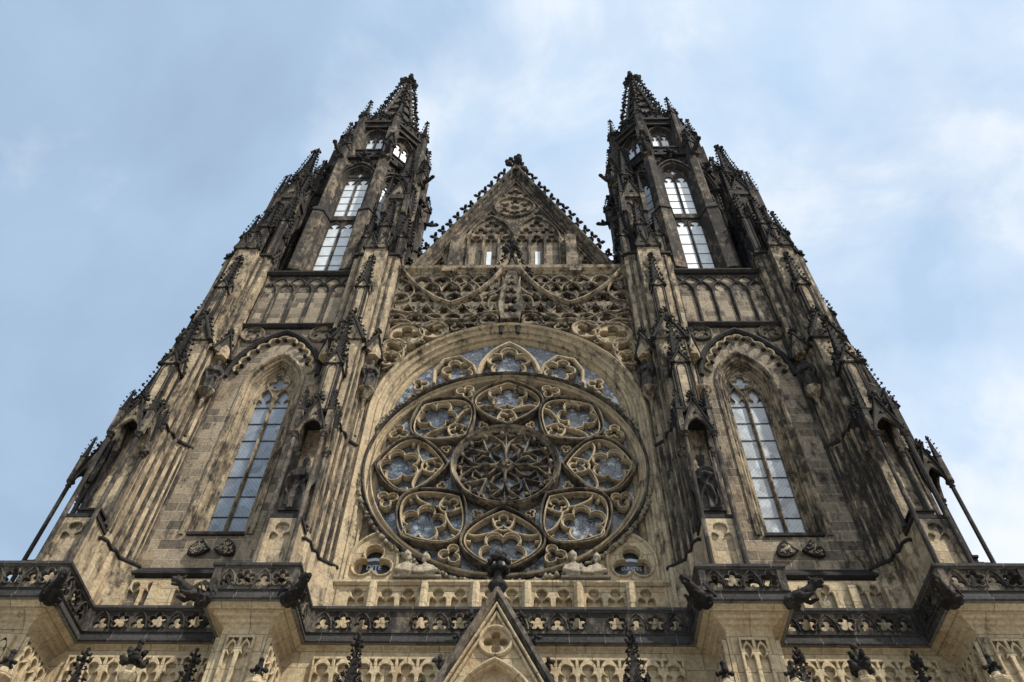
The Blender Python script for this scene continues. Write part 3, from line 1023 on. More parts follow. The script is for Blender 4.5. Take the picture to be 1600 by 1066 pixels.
def above_arch(x, z):
    if abs(x) > 5.86 or z > 37.1: return False
    a_, h_ = 5.85, AO[1]+.15
    r_ = (a_*a_+h_*h_)/(2*a_)
    return z > AO[0] and (abs(x)+(r_-a_))**2+(z-AO[0])**2 > (r_+.07)**2
cells = []
def tile(x0, x1, z0, z1, hole): q.plate([(x0, z0), (x1, z0), (x1, z1), (x0, z1)], [hole] if hole else [], -.05, .3, .012)
XL, XR = .57, 5.93
rows = ((36.32, 37.18, 'lun', 6, 0), (35.42, 36.32, 'up', 6, 1), (34.5, 35.42, 'up', 6, 0), (33.62, 34.5, 'down', 6, 1), (32.86, 33.62, 'up', 6, 0))
for z0, z1, kind, n, off in rows:
    pw = (XR-XL)/n
    xs = [XL+pw*k for k in range(n+1)] if not off else [XL]+[XL+pw*(k+.5) for k in range(n)]+[XR]
    for xa, xb in zip(xs, xs[1:]):
        for sg in (1, -1):
            a, b_ = sorted((sg*xa, sg*xb)); c = (a+b_)/2; w2 = (b_-a)/2; zc = (z0+z1)/2
            if kind == 'lun':
                hole = [(a+.06, z0+.2)]+[(a+.06+(b_-a-.12)*k/8, z0+.2+.5*sin(pi*k/8)**.7) for k in range(1, 8)]+[(b_-.06, z0+.2), (c+w2*.45, z0+.1), (c, z0+.3), (c-w2*.45, z0+.1)]
            elif w2 < .3: hole = foil(c, zc, w2*.72, 3, 90, 4)
            else: hole = foil(c, zc+(.02 if kind == 'up' else 0), min(w2, (z1-z0)/2)*.93, 3, 90 if kind == 'up' else -90, 7)
            tile(a, b_, z0, z1, hole)
            if kind == 'up' and w2 > .3: q.bar(parch(a, b_, zc-.12, (z1-z0)*.62, 7), .09, -.15, 0)
            if kind == 'down': q.bar([(a, z0+.1), (c, z1), (b_, z0+.1)], .07, -.13, 0)
for x, z, r, n in ((4.85, 31.95, .66, 4), (3.6, 32.3, .5, 4), (5.3, 31.0, .44, 4), (4.6, 30.85, .42, 4), (5.35, 30.1, .38, 4), (5.55, 29.2, .28, 4), (2.45, 32.62, .34, 3), (5.6, 28.4, .2, 3), (4.95, 30.2, .2, 3), (1.5, 32.85, .2, 3), (4.15, 31.45, .24, 3)):
    for sg in (-1, 1): cells.append((sg*x, z, r, n, 90 if n == 3 or r > .5 else 45))
spand = []
for x, z, r, n, rot in cells:
    f_ = foil(x, z, r*1.08, n, rot, 6)
    if not all(above_arch(a, b) for a, b in f_): continue
    if r > .37 and n == 4:
        qs = MB(); spand.append(qs)
        qs.plate(circ(x, z, r*1.3, 24), [foil(x, z, r*1.06, n, rot, 6)], -.08, .25, .03); qs.bar(circ(x, z, r*1.28, 24), .08, -.16, .1, True)
    if r > .37 and n == 4: continue
    q.bar(f_, .085, -.1, .2, True)
    if r < .37 and z > 33 and abs(x) > .4:
        q.bar(parch(x-.47, x+.47, z-.12, .66, 6), .075, -.14, .2)
fl = P('flowing_tracery', q, M_GREYTAN)
for qs in spand: P('spandrel_foil', qs, M_TRAC, fl)
q = MB()
sw = [(-5.72, 37.7), (-5.3, 36.85), (-4.75, 36.0), (-4.1, 35.25), (-3.5, 34.72), (-2.92, 34.4)]
sw2 = [(-2.92, 34.4), (-2.35, 34.75), (-1.75, 35.35), (-1.2, 36.1), (-.75, 36.95), (-.38, 37.9), (-.08, 39.2)]
for pth in (sw, sw2): q.bar(pth, .22, -.3, 0, sp=True); q.bar(mir(pth), .22, -.3, 0, sp=True)
for x in (-4.55, -3.55, -2.5, -1.5):
    for sg in (1, -1): q.bar(parch(sg*x-.5, sg*x+.5, 36.4, .62, 6), .08, -.14, 0)
for x in (-4.02, -3.02, -2.03):
    for sg in (1, -1): q.bar(parch(sg*x-.5, sg*x+.5, 35.6, .8, 6), .09, -.16, 0, sp=True)
for sg in (1, -1):
    f_ = lambda p: [(sg*x, z) for x, z in p]
    q.bar(f_([(-5.75, 34.0), (-5.2, 33.75), (-4.4, 33.6), (-3.6, 33.1), (-2.92, 33.15), (-2.2, 33.1), (-1.4, 33.6), (-.6, 33.75), (0, 33.3)]), .13, -.18, 0, sp=True)
    q.bar(f_([(-5.75, 33.0), (-5.0, 33.05), (-4.2, 32.5), (-3.3, 32.95), (-2.9, 33.1)]), .12, -.18, 0, sp=True)
    q.bar(f_(arc(-4.85, 31.95, .8, .3, 5.2, 20)), .12, -.18, 0, sp=True)
    q.bar(f_(arc(-3.55, 32.35, .62, -1.2, 3.4, 16)), .1, -.17, 0, sp=True)
    q.bar(f_([(-5.85, 31.6), (-5.2, 31.4), (-4.8, 30.6), (-5.0, 29.7), (-5.6, 29.3)]), .1, -.17, 0, sp=True)
    q.bar(f_([(-1.1, 34.1), (-1.05, 34.8), (-.75, 35.1), (-.35, 35.0)]), .1, -.2, 0, sp=True)
    q.bar(f_([(-.45, 36.8), (-.42, 36.0), (-.8, 35.4), (-1.1, 35.2)]), .1, -.18, 0, sp=True)
    q.bar(f_([(-5.75, 36.8), (-5.1, 36.3), (-4.85, 35.5), (-5.2, 34.8), (-5.75, 34.6)]), .1, -.18, 0, sp=True)
P('ogee_rib', q, M_MOULD, fl)
q = MB()
q.box(-5.95, 5.95, .31, .6, 32.4, 37.2)
for sg in (-1, 1): q.add([(sg*5.95, .29, 25), (sg*5.6, .29, 26), (sg*5.1, .29, 29.6), (sg*3.6, .29, 31.6), (sg*2.0, .29, 32.3), (sg*5.95, .29, 32.3)], [(0, 1, 2, 3, 4, 5)])
P('tracery_back', q, M_CREAM, fl)
# ogee finial of the centre
q = MB()
q.k = 0
q.k = 0
q.plate([(-.42, 33.1), (.42, 33.1), (.58, 34.2), (.5, 35.4), (.34, 36.5), (.14, 37.6), (0, 38.6), (-.14, 37.6), (-.34, 36.5), (-.5, 35.4), (-.58, 34.2)], [foil(0, 33.8, .36, 3), foil(0, 34.6, .4, 4, 45), foil(0, 35.4, .34, 3), foil(0, 36.1, .24, 3), foil(0, 36.65, .16, 3)], -.22, .28, .03)
q.k = 1
for i in range(6):
    z = 36.9+i*.42; x = max(.12, .78-.15*i)
    for sg in (-1, 1): q.crocket((sg*x, -.22, z), (sg, -.2, .3), .3)
q.finial((0, -.2, 38.7), 1.5)
for sg in (-1, 1): q.lathe([(.1, 32.0), (.1, 32.4), (.14, 32.5), (0, 32.6)], 6, (sg*.4, -.1, 0))
P('finial', q, [M_GREYTAN, M_BLACK], fl)
# cornice under the gable
q = MB()
q.sweep([(-5.95, 0), (5.95, 0)], [(-.1, 37.15), (.08, 37.2), (.12, 37.35), (.3, 37.5), (.34, 37.7), (.2, 37.8), (-1.2, 38.0)], plan=True, profclosed=True)
for sg in (-1, 1):
    q.box(sg*3.3-.3, sg*3.3+.3, -.38, 0, 37.1, 37.5)
P('cornice', q, M_MOULD)

# ---- the rose itself
q = MB()
C_ = circ(0, ZC, 5.28, 96)
q.sweep(C_[::-1], [(-.30, .42), (-.28, .1), (-.22, .02), (-.14, .04), (-.1, .16), (-.02, .18), (.0, .1), (.06, .06), (.1, .12), (.12, .3), (.14, .42)], closed=True)
q.k = 1
q.sweep(circ(0, ZC, 5.5, 96)[::-1], [(-.05, .4), (-.06, -.06), (0, -.13), (.05, -.06), (.06, .06), (.06, .4)], closed=True)
rose = P('rose_window', q, [M_TRAC, M_GREY])
# leaf band round the lower half and the shoulders
for a0, a1 in ((186, 354), (20, 48), (132, 160)):
    q = MB()
    n_ = int((a1-a0)*1.3)
    for i in range(n_):
        a = R_(a0+(a1-a0)*i/n_)
        r = 5.68+random.uniform(-.05, .05)
        if random.random() < .9: q.lump((r*cos(a), .02+random.uniform(-.06, .04), ZC+r*sin(a)), random.uniform(.06, .12), 1, 1, 1, .4)
    P('leaf_carving', q, M_SHIELD, rose)
q = MB()
gl_out = [(-5.0, 17.95)]+parch(-5.0, 5.0, AO[0], AO[1]-.7, 16)+[(5.0, 17.95)]
q.plate(gl_out, [], .42, .45, .004)
P('stained_glass', q, M_STAIN, rose)


def petal_outline(n=18, s_=1., r0=2.22, r1=5.12, wmax=1.5):
    L_ = []
    for i in range(n+1):
        t = i/n
        wv = wmax*s_*sin(pi*(t**1.1))**.78 if 0 < t < 1 else 0
        L_.append((r0+(r1-r0)*t, wv))
    return L_+[(r, -v) for r, v in L_[-2:0:-1]]


po = petal_outline(s_=.98)
pm = MB()
hl = [foil(4.16, 0, .80, 5, 0, 7), foil(2.84, 0, .33, 3, 180, 6), foil(3.3, 0, .16, 4, 45, 4)]
for sg in (-1, 1):
    hl.append([(2.72, sg*.42), (2.95, sg*.34), (3.25, sg*.32), (3.38, sg*.5), (3.46, sg*.78), (3.6, sg*.98), (3.52, sg*1.16), (3.3, sg*1.06), (3.26, sg*.92), (3.12, sg*.96), (2.9, sg*.72)])
    hl.append([(3.74, sg*1.0), (4.0, sg*.98), (4.2, sg*.93), (4.12, sg*1.06), (3.8, sg*1.16)])
pm.plate(foil(4.15, 0, .88, 5, 0, 8), [foil(4.15, 0, .78, 5, 0, 8)], .16, .38, .02)
pm.bar(foil(4.15, 0, .85, 5, 0, 8), .05, .09, .34, True)
pm.plate(foil(2.84, 0, .40, 3, 180, 7), [foil(2.84, 0, .33, 3, 180, 7)], .18, .38, .015)
for sg in (-1, 1):
    pm.bar([(2.62, sg*.42), (2.95, sg*.34), (3.2, sg*.2), (3.28, 0)], .09, .12, .38, sp=True)
    pm.bar([(3.22, sg*.16), (3.38, sg*.42), (3.5, sg*.8), (3.52, sg*1.05), (3.42, sg*1.3)], .09, .1, .38, sp=True)
    for a_, b_, c_, d_ in ((3.1, 1.2, 3.16, 1.02), (3.72, 1.3, 3.74, 1.14)):
        pm.bar([(a_, sg*b_), (c_, sg*d_)], .13, .16, .38)
pm.k = 1
ol = petal_outline()
pm.bar(ol, .085, -.02, .4, True)
ol2 = petal_outline(s_=.91, r0=2.40, r1=4.93)
pm.k = 0
pm.bar(ol2, .06, .06, .38, True)
def polarM(a):
    # maps plate (x=r, z=v) about the rose centre
    return Matrix.Translation((0, 0, ZC)) @ Matrix.Rotation(-a, 4, 'Y')
pt = P('petal', pm, [M_TRAC, M_SHAFT], rose, M=polarM(pi/2))
tm = MB()
tm.plate(foil(4.74, 0, .44, 3, 180, 7), [foil(4.74, 0, .34, 3, 180, 7)], .14, .38, .03)
tm.bar(foil(4.74, 0, .42, 3, 180, 7), .06, .05, .3, True)
hm = MB(); hm.bar(foil(2.6, 0, .2, 3, 0, 5), .06, .2, .4, True)
ht = P('hub_trefoil', hm, M_TRAC, rose, M=polarM(pi/2+pi/8))
tt = P('rim_trefoil', tm, M_TRAC, rose, M=polarM(pi/2+pi/8))
for k in range(1, 8):
    for o_, a in ((pt, 0), (tt, pi/8), (ht, pi/8)):
        c = o_.copy(); COL.objects.link(c); c.parent = rose; c.matrix_basis = polarM(pi/2+k*pi/4+a)
# hub
q = MB()
q.sweep(circ(0, ZC, 2.06, 64)[::-1], [(-.1, .41), (-.1, .0), (-.05, -.1), (.02, -.04), (.06, .06), (.12, .1), (.16, .14), (.18, .41)], closed=True)
P('hub_ring', q, M_GREYTAN, rose)
q = MB()
def pol(r, a): return (r*cos(a), ZC+r*sin(a))
q.plate([pol(.42, R_(a)) for a in (0, 90, 180, 270)], [], .1, .4, .04)
for k in range(4):
    a = k*pi/2
    q.bar([pol(.3, a), pol(.95, a)], .11, .08, .4)
    for sg in (-1, 1):
        q.bar([pol(.9, a), pol(1.3, a+sg*.12), pol(1.92, a+sg*.36)], .085, .12, .4)
        q.bar([pol(.4, a+sg*.35), pol(.75, a+sg*.62), pol(1.05, a+sg*.55), pol(1.2, a+sg*.2)], .07, .14, .4)
    q.bar([pol(1.0, a), pol(1.9, a)], .07, .2, .4)
    b_ = a+pi/4
    for sg in (-1, 1): q.bar([pol(1.0, b_), pol(1.9, b_+sg*.24)], .08, .12, .4)
for i in range(16):
    q.lump((1.78*cos(i*pi/8+.1), .1, ZC+1.78*sin(i*pi/8+.1)), .1)
    q.bar([pol(1.9, i*pi/8), pol(1.72, i*pi/8+.1), pol(1.76, i*pi/8+.2), pol(1.72, i*pi/8+.3), pol(1.9, (i+1)*pi/8)], .08, .15, .5)
for i in range(8):
    a = i*pi/4+pi/8
    q.bar([pol(1.25, a-.2), pol(1.38, a), pol(1.25, a+.2)], .06, .2, .4)
for i in range(10): q.lump((random.uniform(-.16, .16), .06, ZC+random.uniform(-.16, .16)), .08)
P('hub_tracery', q, M_GREYTAN, rose)
# lunette between circle and arch
q = MB()
def lun(cx_, cz_, r, rot, n=3): 
    q.plate(foil(cx_, cz_, r*1.24, n, rot, 8), [foil(cx_, cz_, r*1.06, n, rot, 8)], .2, .4, .03)
    q.bar(foil(cx_, cz_, r*1.24, n, rot, 8), .1, .1, .4, True)
lun(0, 30.15, .82, 90, 5)
q.bar(parch(-1.35, 1.35, 29.15, 2.35, 10), .22, .02, .4)
for sg in (-1, 1):
    lun(sg*2.25, 29.55, .58, 90-sg*24, 5)
    q.bar([(sg*1.35, 29.1), (sg*1.6, 29.9), (sg*2.2, 30.5), (sg*2.95, 30.25), (sg*3.3, 29.5), (sg*3.25, 28.6)], .16, .04, .4)
    lun(sg*3.85, 28.55, .3, 90-sg*40, 3)
P('lunette_tracery', q, M_TRAC, rose)
# corner trefoils with inscribed glass
q = MB()
q.plate([(-5.32, 17.95)]+parch(-5.32, -3.62, 18.9, 1.25, 8)+[(-3.62, 17.95)], [foil(-4.47, 18.86, .72, 3, 90, 10)], .1, .4, .04)
q.bar(foil(-4.47, 18.86, .76, 3, 90, 10), .08, .02, .3, True)
q.bar([(-5.32, 17.95)]+parch(-5.32, -3.62, 18.9, 1.25, 8)+[(-3.62, 17.95)], .14, .0, .3)
q.box(-4.51, -4.43, .05, .5, 17.95, 18.25)
tf = P('corner_trefoil', q, M_CREAM, rose)
c = tf.copy(); COL.objects.link(c); c.parent = rose; c.matrix_basis = FLIP


def lettering(txt, x, y, z, size, arcs):
    cu = bpy.data.curves.new('lettering', 'FONT'); cu.body = txt; cu.size = size; cu.align_x = 'CENTER'; cu.extrude = .004
    ob = bpy.data.objects.new('tmp', cu); COL.objects.link(ob)
    dg = bpy.context.evaluated_depsgraph_get()
    me = bpy.data.meshes.new_from_object(ob.evaluated_get(dg))
    bpy.data.objects.remove(ob)
    mb = MB(); mb.add([(x+v.co.x, y-v.co.z, z+v.co.y+arcs*v.co.x*v.co.x) for v in me.vertices], [tuple(p.vertices) for p in me.polygons])
    return mb


for sg, txt in ((-1, 'DITE'), (1, 'EUNTES')):
    q = MB(); q.box(sg*4.47-.85, sg*4.47+.85, .41, .416, 18.0, 19.75); P('inscribed_glass', q, M_DARKGL, rose)
    P('glass_inscription', lettering(txt, sg*4.47, .40, 18.82, .26 if sg < 0 else .2, -.25), M_LETTER, rose)
    xc = sg*4.47
    for pth, wd in (([(xc-.02*sg, 18.78), (xc-.1*sg, 18.62), (xc-.3*sg, 18.42), (xc-.46*sg, 18.34)], .065), ([(xc-.3, 19.2), (xc, 19.26), (xc+.3, 19.2)], .06), ([(xc+.1*sg, 18.72), (xc+.3*sg, 18.5), (xc+.48*sg, 18.38)], .03)):
        q = MB(); q.sweep(pth, [(-wd, .404), (wd, .404)])
        P('glass_scroll', q, M_LETTER, rose)
# wall below the rose
q = MB()
circ_low = [(x, z) for x, z in arc(0, ZC, 5.62, R_(229), R_(311), 30)]
q.plate(circ_low+[(3.7, 17.9), (-3.7, 17.9)], [], .14, .6, .01)
sp_ = P('rose_spandrel', q, M_CREAM)
q = MB()
holes = []
for i in range(7):
    c = -5.16+i*1.72
    for sg in (-1, 1):
        xc = c+sg*.36
        if abs(xc) < 5.4: holes.append(cusped(xc-.3, xc+.3, 15.1, 17.26, .5))
q.plate([(-5.72, 15.0), (5.72, 15.0), (5.72, 17.85), (-5.72, 17.85)], holes, .0, .2, .025)
q.box(-5.6, 5.6, .19, .6, 15, 17.85)
pr = P('panel_band', q, M_CREAM)
q = MB()
for i in range(8):
    c = -6.02+i*1.72
    if abs(c) < 5.5: q.prism([(c-.16, -.1), (c-.06, -.2), (c+.06, -.2), (c+.16, -.1), (c+.16, .05), (c-.16, .05)], 15, 17.9)
P('mullion', q, M_CREAM, pr)
q = MB(); q.sweep([(-5.6, 0), (5.6, 0)], [(-.5, 17.8), (.06, 17.82), (.14, 17.9), (.14, 17.98), (-.5, 18.08)], plan=True, profclosed=True)
P('string_course', q, M_CREAM, pr)
q = MB(); q.box(-5.9, 5.9, .8, 1.3, 14, 38)
P('nave_wall', q, M_WALL)

# ================================================================== NAVE GABLE
GY = 1.1
GB, GA, GH = 39.0, 51.6, 5.5
q = MB()
hl = []
for i in range(6):
    a = -2.62+.87*i+(.04 if i > 2 else 0)
    hl.append(cusped(a+.08, a+.8, 39.2, 42.7, .6))
for sg in (-1, 1):
    c = sg*1.33
    hl += [foil(c, 44.55, .5, 3, 90, 7), foil(c-.62, 43.72, .44, 3, 210, 7), foil(c+.62, 43.72, .44, 3, -30, 7), foil(c, 43.72, .17, 4)]
    hl.append(foil(sg*1.42, 45.95, .3, 3, 90)); hl.append(cusped(sg*4.15-.38, sg*4.15+.38, 39.2, 40.3, .7)); hl.append(foil(sg*.78, 48.3, .25, 3))
for k in range(6): hl.append(foil(.72*cos(k*pi/3+pi/6), 46.7+.72*sin(k*pi/3+pi/6), .35, 3, k*60+30, 5))
hl.append(circ(0, 46.7, .3, 12))
hl.append(foil(0, 48.65, .5, 4)); hl.append(foil(0, 49.85, .36, 3)); hl += [foil(sg*2.6, 42.9+.9, .3, 3) for sg in (-1, 1)]
q.plate([(-GH, GB), (GH, GB), (0, GA)], hl, GY, GY+.2, .03)
for sg in (-1, 1):
    q.bar(parch(sg*1.33-1.35, sg*1.33+1.35, 42.7, 2.75, 10), .14, GY-.14, GY)
    q.prism([(sg*3.25-.32, GY-.5), (sg*3.25+.32, GY-.5), (sg*3.25+.32, GY), (sg*3.25-.32, GY)], 38, 42.8, [(sg*3.25-.3, GY-.35), (sg*3.25+.3, GY-.35), (sg*3.25+.3, GY), (sg*3.25-.3, GY)])
q.bar(circ(0, 46.7, 1.2, 40), .14, GY-.14, GY, True)
for d_ in (.75, 1.05): q.bar([(-GH+d_*.62, GB), (0, GA-d_*1.42), (GH-d_*.62, GB)], .1, GY-.12, GY)
for i in range(7): q.bar([(-2.62+.875*i, 39.2), (-2.62+.875*i, 42.9)], .12, GY-.12, GY)
gb = P('nave_gable', q, M_GABLE)
q = MB(); q.add([(-GH+.1, GY+.19, GB), (GH-.1, GY+.19, GB), (0, GY+.19, GA-.2)], [(0, 1, 2)]); q.prism([(-GH+.1, GY+.32), (GH-.1, GY+.32), (GH-.1, GY+.9), (-GH+.1, GY+.9)], 36, GB)
P('gable_back', q, M_WALL, gb)
for sg in (-1, 1):
    q = MB(); q.box(sg*1.37-.14, sg*1.37+.14, GY+.16, GY+.187, 39.9, 41.7)
    P('slit_window', q, M_LEADUP, gb)
q = MB()
q.sweep([(-GH-.25, GB-.45), (0, GA+.15), (GH+.25, GB-.45)], [(-.2, GY-.34), (-.1, GY-.42), (-.02, GY-.34), (.04, GY-.16), (.12, GY-.18), (.18, GY-.06), (.2, GY+.1), (-.2, GY+.7)], profclosed=True)
P('coping', q, M_GREYTAN, gb)
q = MB(); q.crocket((0, 0, 0), (-1, 0, .4), .5)
ck = P('crocket', q, M_BLACK, gb)
first = True
for sg in (-1, 1):
    for i in range(15):
        t = (i+.45)/15.4
        M = Matrix.Translation((sg*(GH+.3)*(1-t)*1.0, GY-.2, GB-.25+(GA-GB+.3)*t)) @ (Matrix.Identity(4) if sg < 0 else FLIP) @ Matrix.Rotation(random.uniform(-.3, .3), 4, 'Z')
        if first: ck.matrix_basis = M; first = False
        else:
            c = ck.copy(); COL.objects.link(c); c.parent = gb; c.matrix_basis = M
q = MB(); q.lathe([(.3, 51.6), (.34, 52.2), (.22, 52.35), (.3, 52.5)], 8, (0, GY, 0)); q.tube([(0, GY, 51.4), (0, GY, 52.6)], [.42, .2], 8); q.finial((0, GY, 51.9), 2.0)
P('finial', q, M_BLACK, gb)
q = MB(); q.add([(-GH+.3, GY+.6, GB), (0, GY+.6, GA-.2), (0, 60, GA-.2), (-GH+.3, 60, GB), (GH-.3, GY+.6, GB), (GH-.3, 60, GB)], [(0, 1, 2, 3), (1, 4, 5, 2)])
q.box(-GH, GH, 8, 60, -1.6, 39)
P('nave_roof', q, M_SLATE)

# ================================================================== GALLERY BALUSTRADE AND LOWER FRONT
path = [(-17.2, 2.0), (-17.2, -3.0), (-12.9, -3.0), (-12.9, -.88), (-8.42, -.88), (-8.42, -3.0), (-5.95, -3.0), (-5.95, -.88)]
path = [(-15.4, 2.0), (-15.4, -3.05), (-12.9, -3.05), (-12.9, -.88), (-8.42, -.88), (-8.42, -3.0), (-5.95, -3.0), (-5.95, -.88)]
path = path+[(-x, y) for x, y in path[::-1]]
q = MB()
q.sweep(path, [(-.18, 16.19), (.06, 16.19), (.1, 16.23), (.1, 16.32), (0, 16.38), (-.18, 16.38)], plan=True, profclosed=True)
ba = P('gallery_balustrade', q, M_PLINTH)
q = MB()
q.sweep(path, [(-.25, 15.0), (.1, 15.0), (.14, 15.04), (.14, 15.1), (.04, 15.14), (.02, 15.36), (.07, 15.39), (-.12, 15.43), (-.25, 15.43)], plan=True, profclosed=True)
P('plinth', q, M_PLINTH, ba)
for i in range(len(path)-1):
    a, b_ = Vector(path[i]), Vector(path[i+1])
    ln_ = (b_-a).length
    d = (b_-a)/ln_
    q = MB()
    hl = []
    if ln_ > 8:
        pass
    n_ = max(2, int(round((ln_-.34)/.6)))
    pw = (ln_-.34)/n_
    for k in range(n_):
        c = .17+pw*(k+.5)
        mid = ln_ > 8 and abs(c-ln_/2) < 8 and (abs(abs(c-ln_/2)-ln_*.26) < pw*.5)
        if mid: continue
        hl.append(foil(c, 15.82, .27, 5, 90, 6) if k % 2 else foil(c, 15.74, .25, 3, 90, 7))
        if not k % 2:
            q.bar(parch(c-pw*.5, c+pw*.5, 15.56, .6, 6), .06, -.05, .06)
        else:
            q.bar(foil(c, 15.82, .3, 5, 90, 6), .045, -.04, .06, True)
    q.plate([(.02, 15.4), (ln_-.02, 15.4), (ln_-.02, 16.22), (.02, 16.22)], hl, .01, .13, .015)
    for e_ in (.09, ln_-.09): q.box(e_-.1, e_+.1, -.05, .17, 15.42, 16.2)
    M = Matrix(((d.x, -d.y, 0, a.x), (d.y, d.x, 0, a.y), (0, 0, 1, 0), (0, 0, 0, 1)))
    P('pierced_panel', q, M_GREY, ba, M=M)
# cornice cove under the gallery
q = MB()
q.sweep(path, [(.0, 15.02), (-.03, 14.96), (-.12, 14.9), (-.16, 14.84), (-.26, 14.82), (-.3, 14.74), (-.4, 14.7), (-.44, 14.62), (-.52, 14.58), (-.58, 14.5), (-.6, 14.42), (-1.2, 14.42), (-1.2, 15.02)], plan=True, profclosed=True)
cov = P('gallery_cornice', q, M_CREAM)
q = MB()
poly = [(x, y+.12) for x, y in path]
q.prism(poly+[(15.4, 3), (-15.4, 3)], 15.02, 15.12)
P('gallery_floor', q, M_GREY)
# lower walls and piers
q = MB()
q.box(-15.4, 15.4, -.75, .5, -1.6, 14.95)
for sg in (-1, 1):
    for xa, xb in ((6.52, 7.85), (13.5, 14.8)):
        q.box(min(sg*xa, sg*xb), max(sg*xa, sg*xb), -2.42, -.2, -1.6, 14.9)
lwall = P('lower_wall', q, M_CREAM)
def blind(x0, x1, y, z1, n, name='blind_arcade', M=None, zb=9.5):
    q = MB(); pw = (x1-x0)/n; hl = []
    for i in range(n):
        a = x0+pw*i
        hl.append(cusped(a+.045, a+pw-.045, zb, z1-.66, .46))
        for e_, sg in ((a+.03, 1), (a+pw-.03, -1)):
            hl.append([(e_, z1-.06), (e_, z1-.42), (e_+sg*.1, z1-.2), (e_+sg*.2, z1-.06)])
    q.plate([(x0, zb-.2), (x1, zb-.2), (x1, z1), (x0, z1)], hl, y-.13, y+.0, .015)
    return P(name, q, M_CREAM, lwall, M=M)
for sg in (-1, 1):
    blind(min(sg*1.1, sg*5.5), max(sg*1.1, sg*5.5), -.76, 14.6, 7)
    blind(min(sg*8.25, sg*12.9), max(sg*8.25, sg*12.9), -.76, 14.6, 8)
    for xa, xb in ((6.82, 7.6), (13.75, 14.55)):
        blind(min(sg*xa, sg*xb), max(sg*xa, sg*xb), -2.43, 14.2, 2)
    for x, s2 in ((6.51, -1), (7.86, 1), (13.49, -1)):
        M = Matrix.Translation((sg*x, -1.6, 0)) @ Matrix.Rotation(sg*s2*pi/2, 4, 'Z')
        blind(-.78, .78, .0, 14.2, 3, M=M)
# portal gable
PY = -2.15
q = MB()
AP, SL = 15.75, 1.92
hb = (AP-8)/SL
q.plate([(-hb, 8), (-1.3, 8)]+parch(-1.3, 1.3, 11.6, 2.05, 12)+[(1.3, 8), (hb, 8), (0, AP)], [foil(0, 14.3, .40, 4, 90, 7)], PY, PY+.5, .04)
q.bar(circ(0, 14.3, .46, 30), .14, PY-.12, PY+.02, True)
q.bar(parch(-1.36, 1.36, 11.6, 2.12, 12), .12, PY-.12, PY+.02)
hb2 = hb*.86
q.bar([(-hb*.98, 8), (0, AP-.28), (hb*.98, 8)], .08, PY-.2, PY+.02)
q.bar([(-hb*.94, 8), (0, AP-.55), (hb*.94, 8)], .08, PY-.14, PY+.02)
q.prism([(-hb*.95, 8), (hb*.95, 8), (0, AP-.4)], 0, .2, M=Matrix(((1, 0, 0, 0), (0, 0, 1, PY+.32), (0, 1, 0, 0), (0, 0, 0, 1))))
pg = P('portal_gable', q, M_CREAM)
q = MB()
q.sweep([(-hb-.1, 8), (0, AP+.18), (hb+.1, 8)], [(-.1, PY-.2), (.04, PY-.26), (.14, PY-.1), (.16, PY+.2), (-.1, PY+.6)], profclosed=True)
P('coping', q, M_GREY, pg)
q = MB()
q.lathe([(.16, 15.3), (.13, 15.9), (.2, 16.0), (.3, 16.15), (.3, 16.25), (.17, 16.35), (.14, 16.5)], 8, (0, PY, 0))
q.tube([(0, PY, 16.4), (0, PY, 17.4)], [.15, .1], 6)
for zz_, n_, r in ((16.75, 8, .27), (17.05, 8, .3), (17.3, 6, .17)):
    for k in range(n_):
        a = k*2*pi/n_+zz_
        q.lump((r*cos(a), PY+r*sin(a), zz_+random.uniform(-.04, .06)), .12)
q.lump((0, PY, 17.45), .13)
P('finial', q, M_BLACK, pg)
for sg in (-1, 1):
    for i in range(5):
        z = 15.0-i*.75; x = (AP-z)/SL+.1
        q = MB(); q.crocket((sg*x, PY-.05, z), (sg, 0, .4), .36)
        P('crocket', q, M_BLACK, pg)
# pinnacles and finials rising in front of the lower wall
def low_pin(x, y, z1, kind):
    q = MB()
    if kind == 0:
        pinnacle(q, .55, 9, z1-2.4, z1, x, y, 7)
        for sg in (-1, 1):
            for s3 in (-1, 1): pinnacle(q, .16, 9, z1-2.2, z1-1.5, x+sg*.3, y+s3*.3, 3, panel=False, gab=False)
    elif kind == 1:
        q.lathe([(.13, 8), (.13, z1-1.35), (.2, z1-1.3), (.28, z1-1.15), (.28, z1-1.05), (.15, z1-1.0), (.13, z1-.8)], 8, (x, y, 0))
        q.k = 1
        q.finial((x, y, z1-1.0), 1.0)
        for k in range(8): q.lump((x+.16*cos(k*pi/4), y+.16*sin(k*pi/4), z1-.62+.12*(k % 2)), .08)
    else:
        q.lathe([(.16, 8), (.16, z1-.95), (.2, z1-.9), (.3, z1-.8), (.3, z1-.7), (.16, z1-.66), (.11, z1-.5)], 8, (x, y, 0))
        q.k = 1
        q.tube([(x, y, z1-.6), (x, y, z1)], [.1, .06], 6)
        for k in range(4):
            a = k*pi/2
            q.lump((x+.19*cos(a), y+.19*sin(a), z1-.33), .075); q.lump((x+.1*cos(a), y+.1*sin(a), z1-.3), .065)
        q.lump((x, y, z1-.02), .09)
    P('lower_pinnacle' if kind == 0 else 'lower_finial', q, [M_GREY if kind == 0 else M_CREAM, M_CARVE])
for x, y, z, k in ((-3.98, -2, 14.62, 0), (3.89, -2, 14.76, 0), (-11.73, -2, 14.1, 0), (-8.58, -2, 14.08, 0), (8.53, -2, 14.25, 0), (11.75, -2, 14.12, 0), (-10.28, -2, 14.33, 1), (10.17, -2, 14.3, 1), (-6.3, -2.9, 13.2, 2), (6.15, -2.9, 13.18, 2), (-13.25, -2.9, 13.4, 2), (13.25, -2.9, 13.42, 2), (7.95, -2.9, 13.2, 2)):
    low_pin(x, y, z, k)

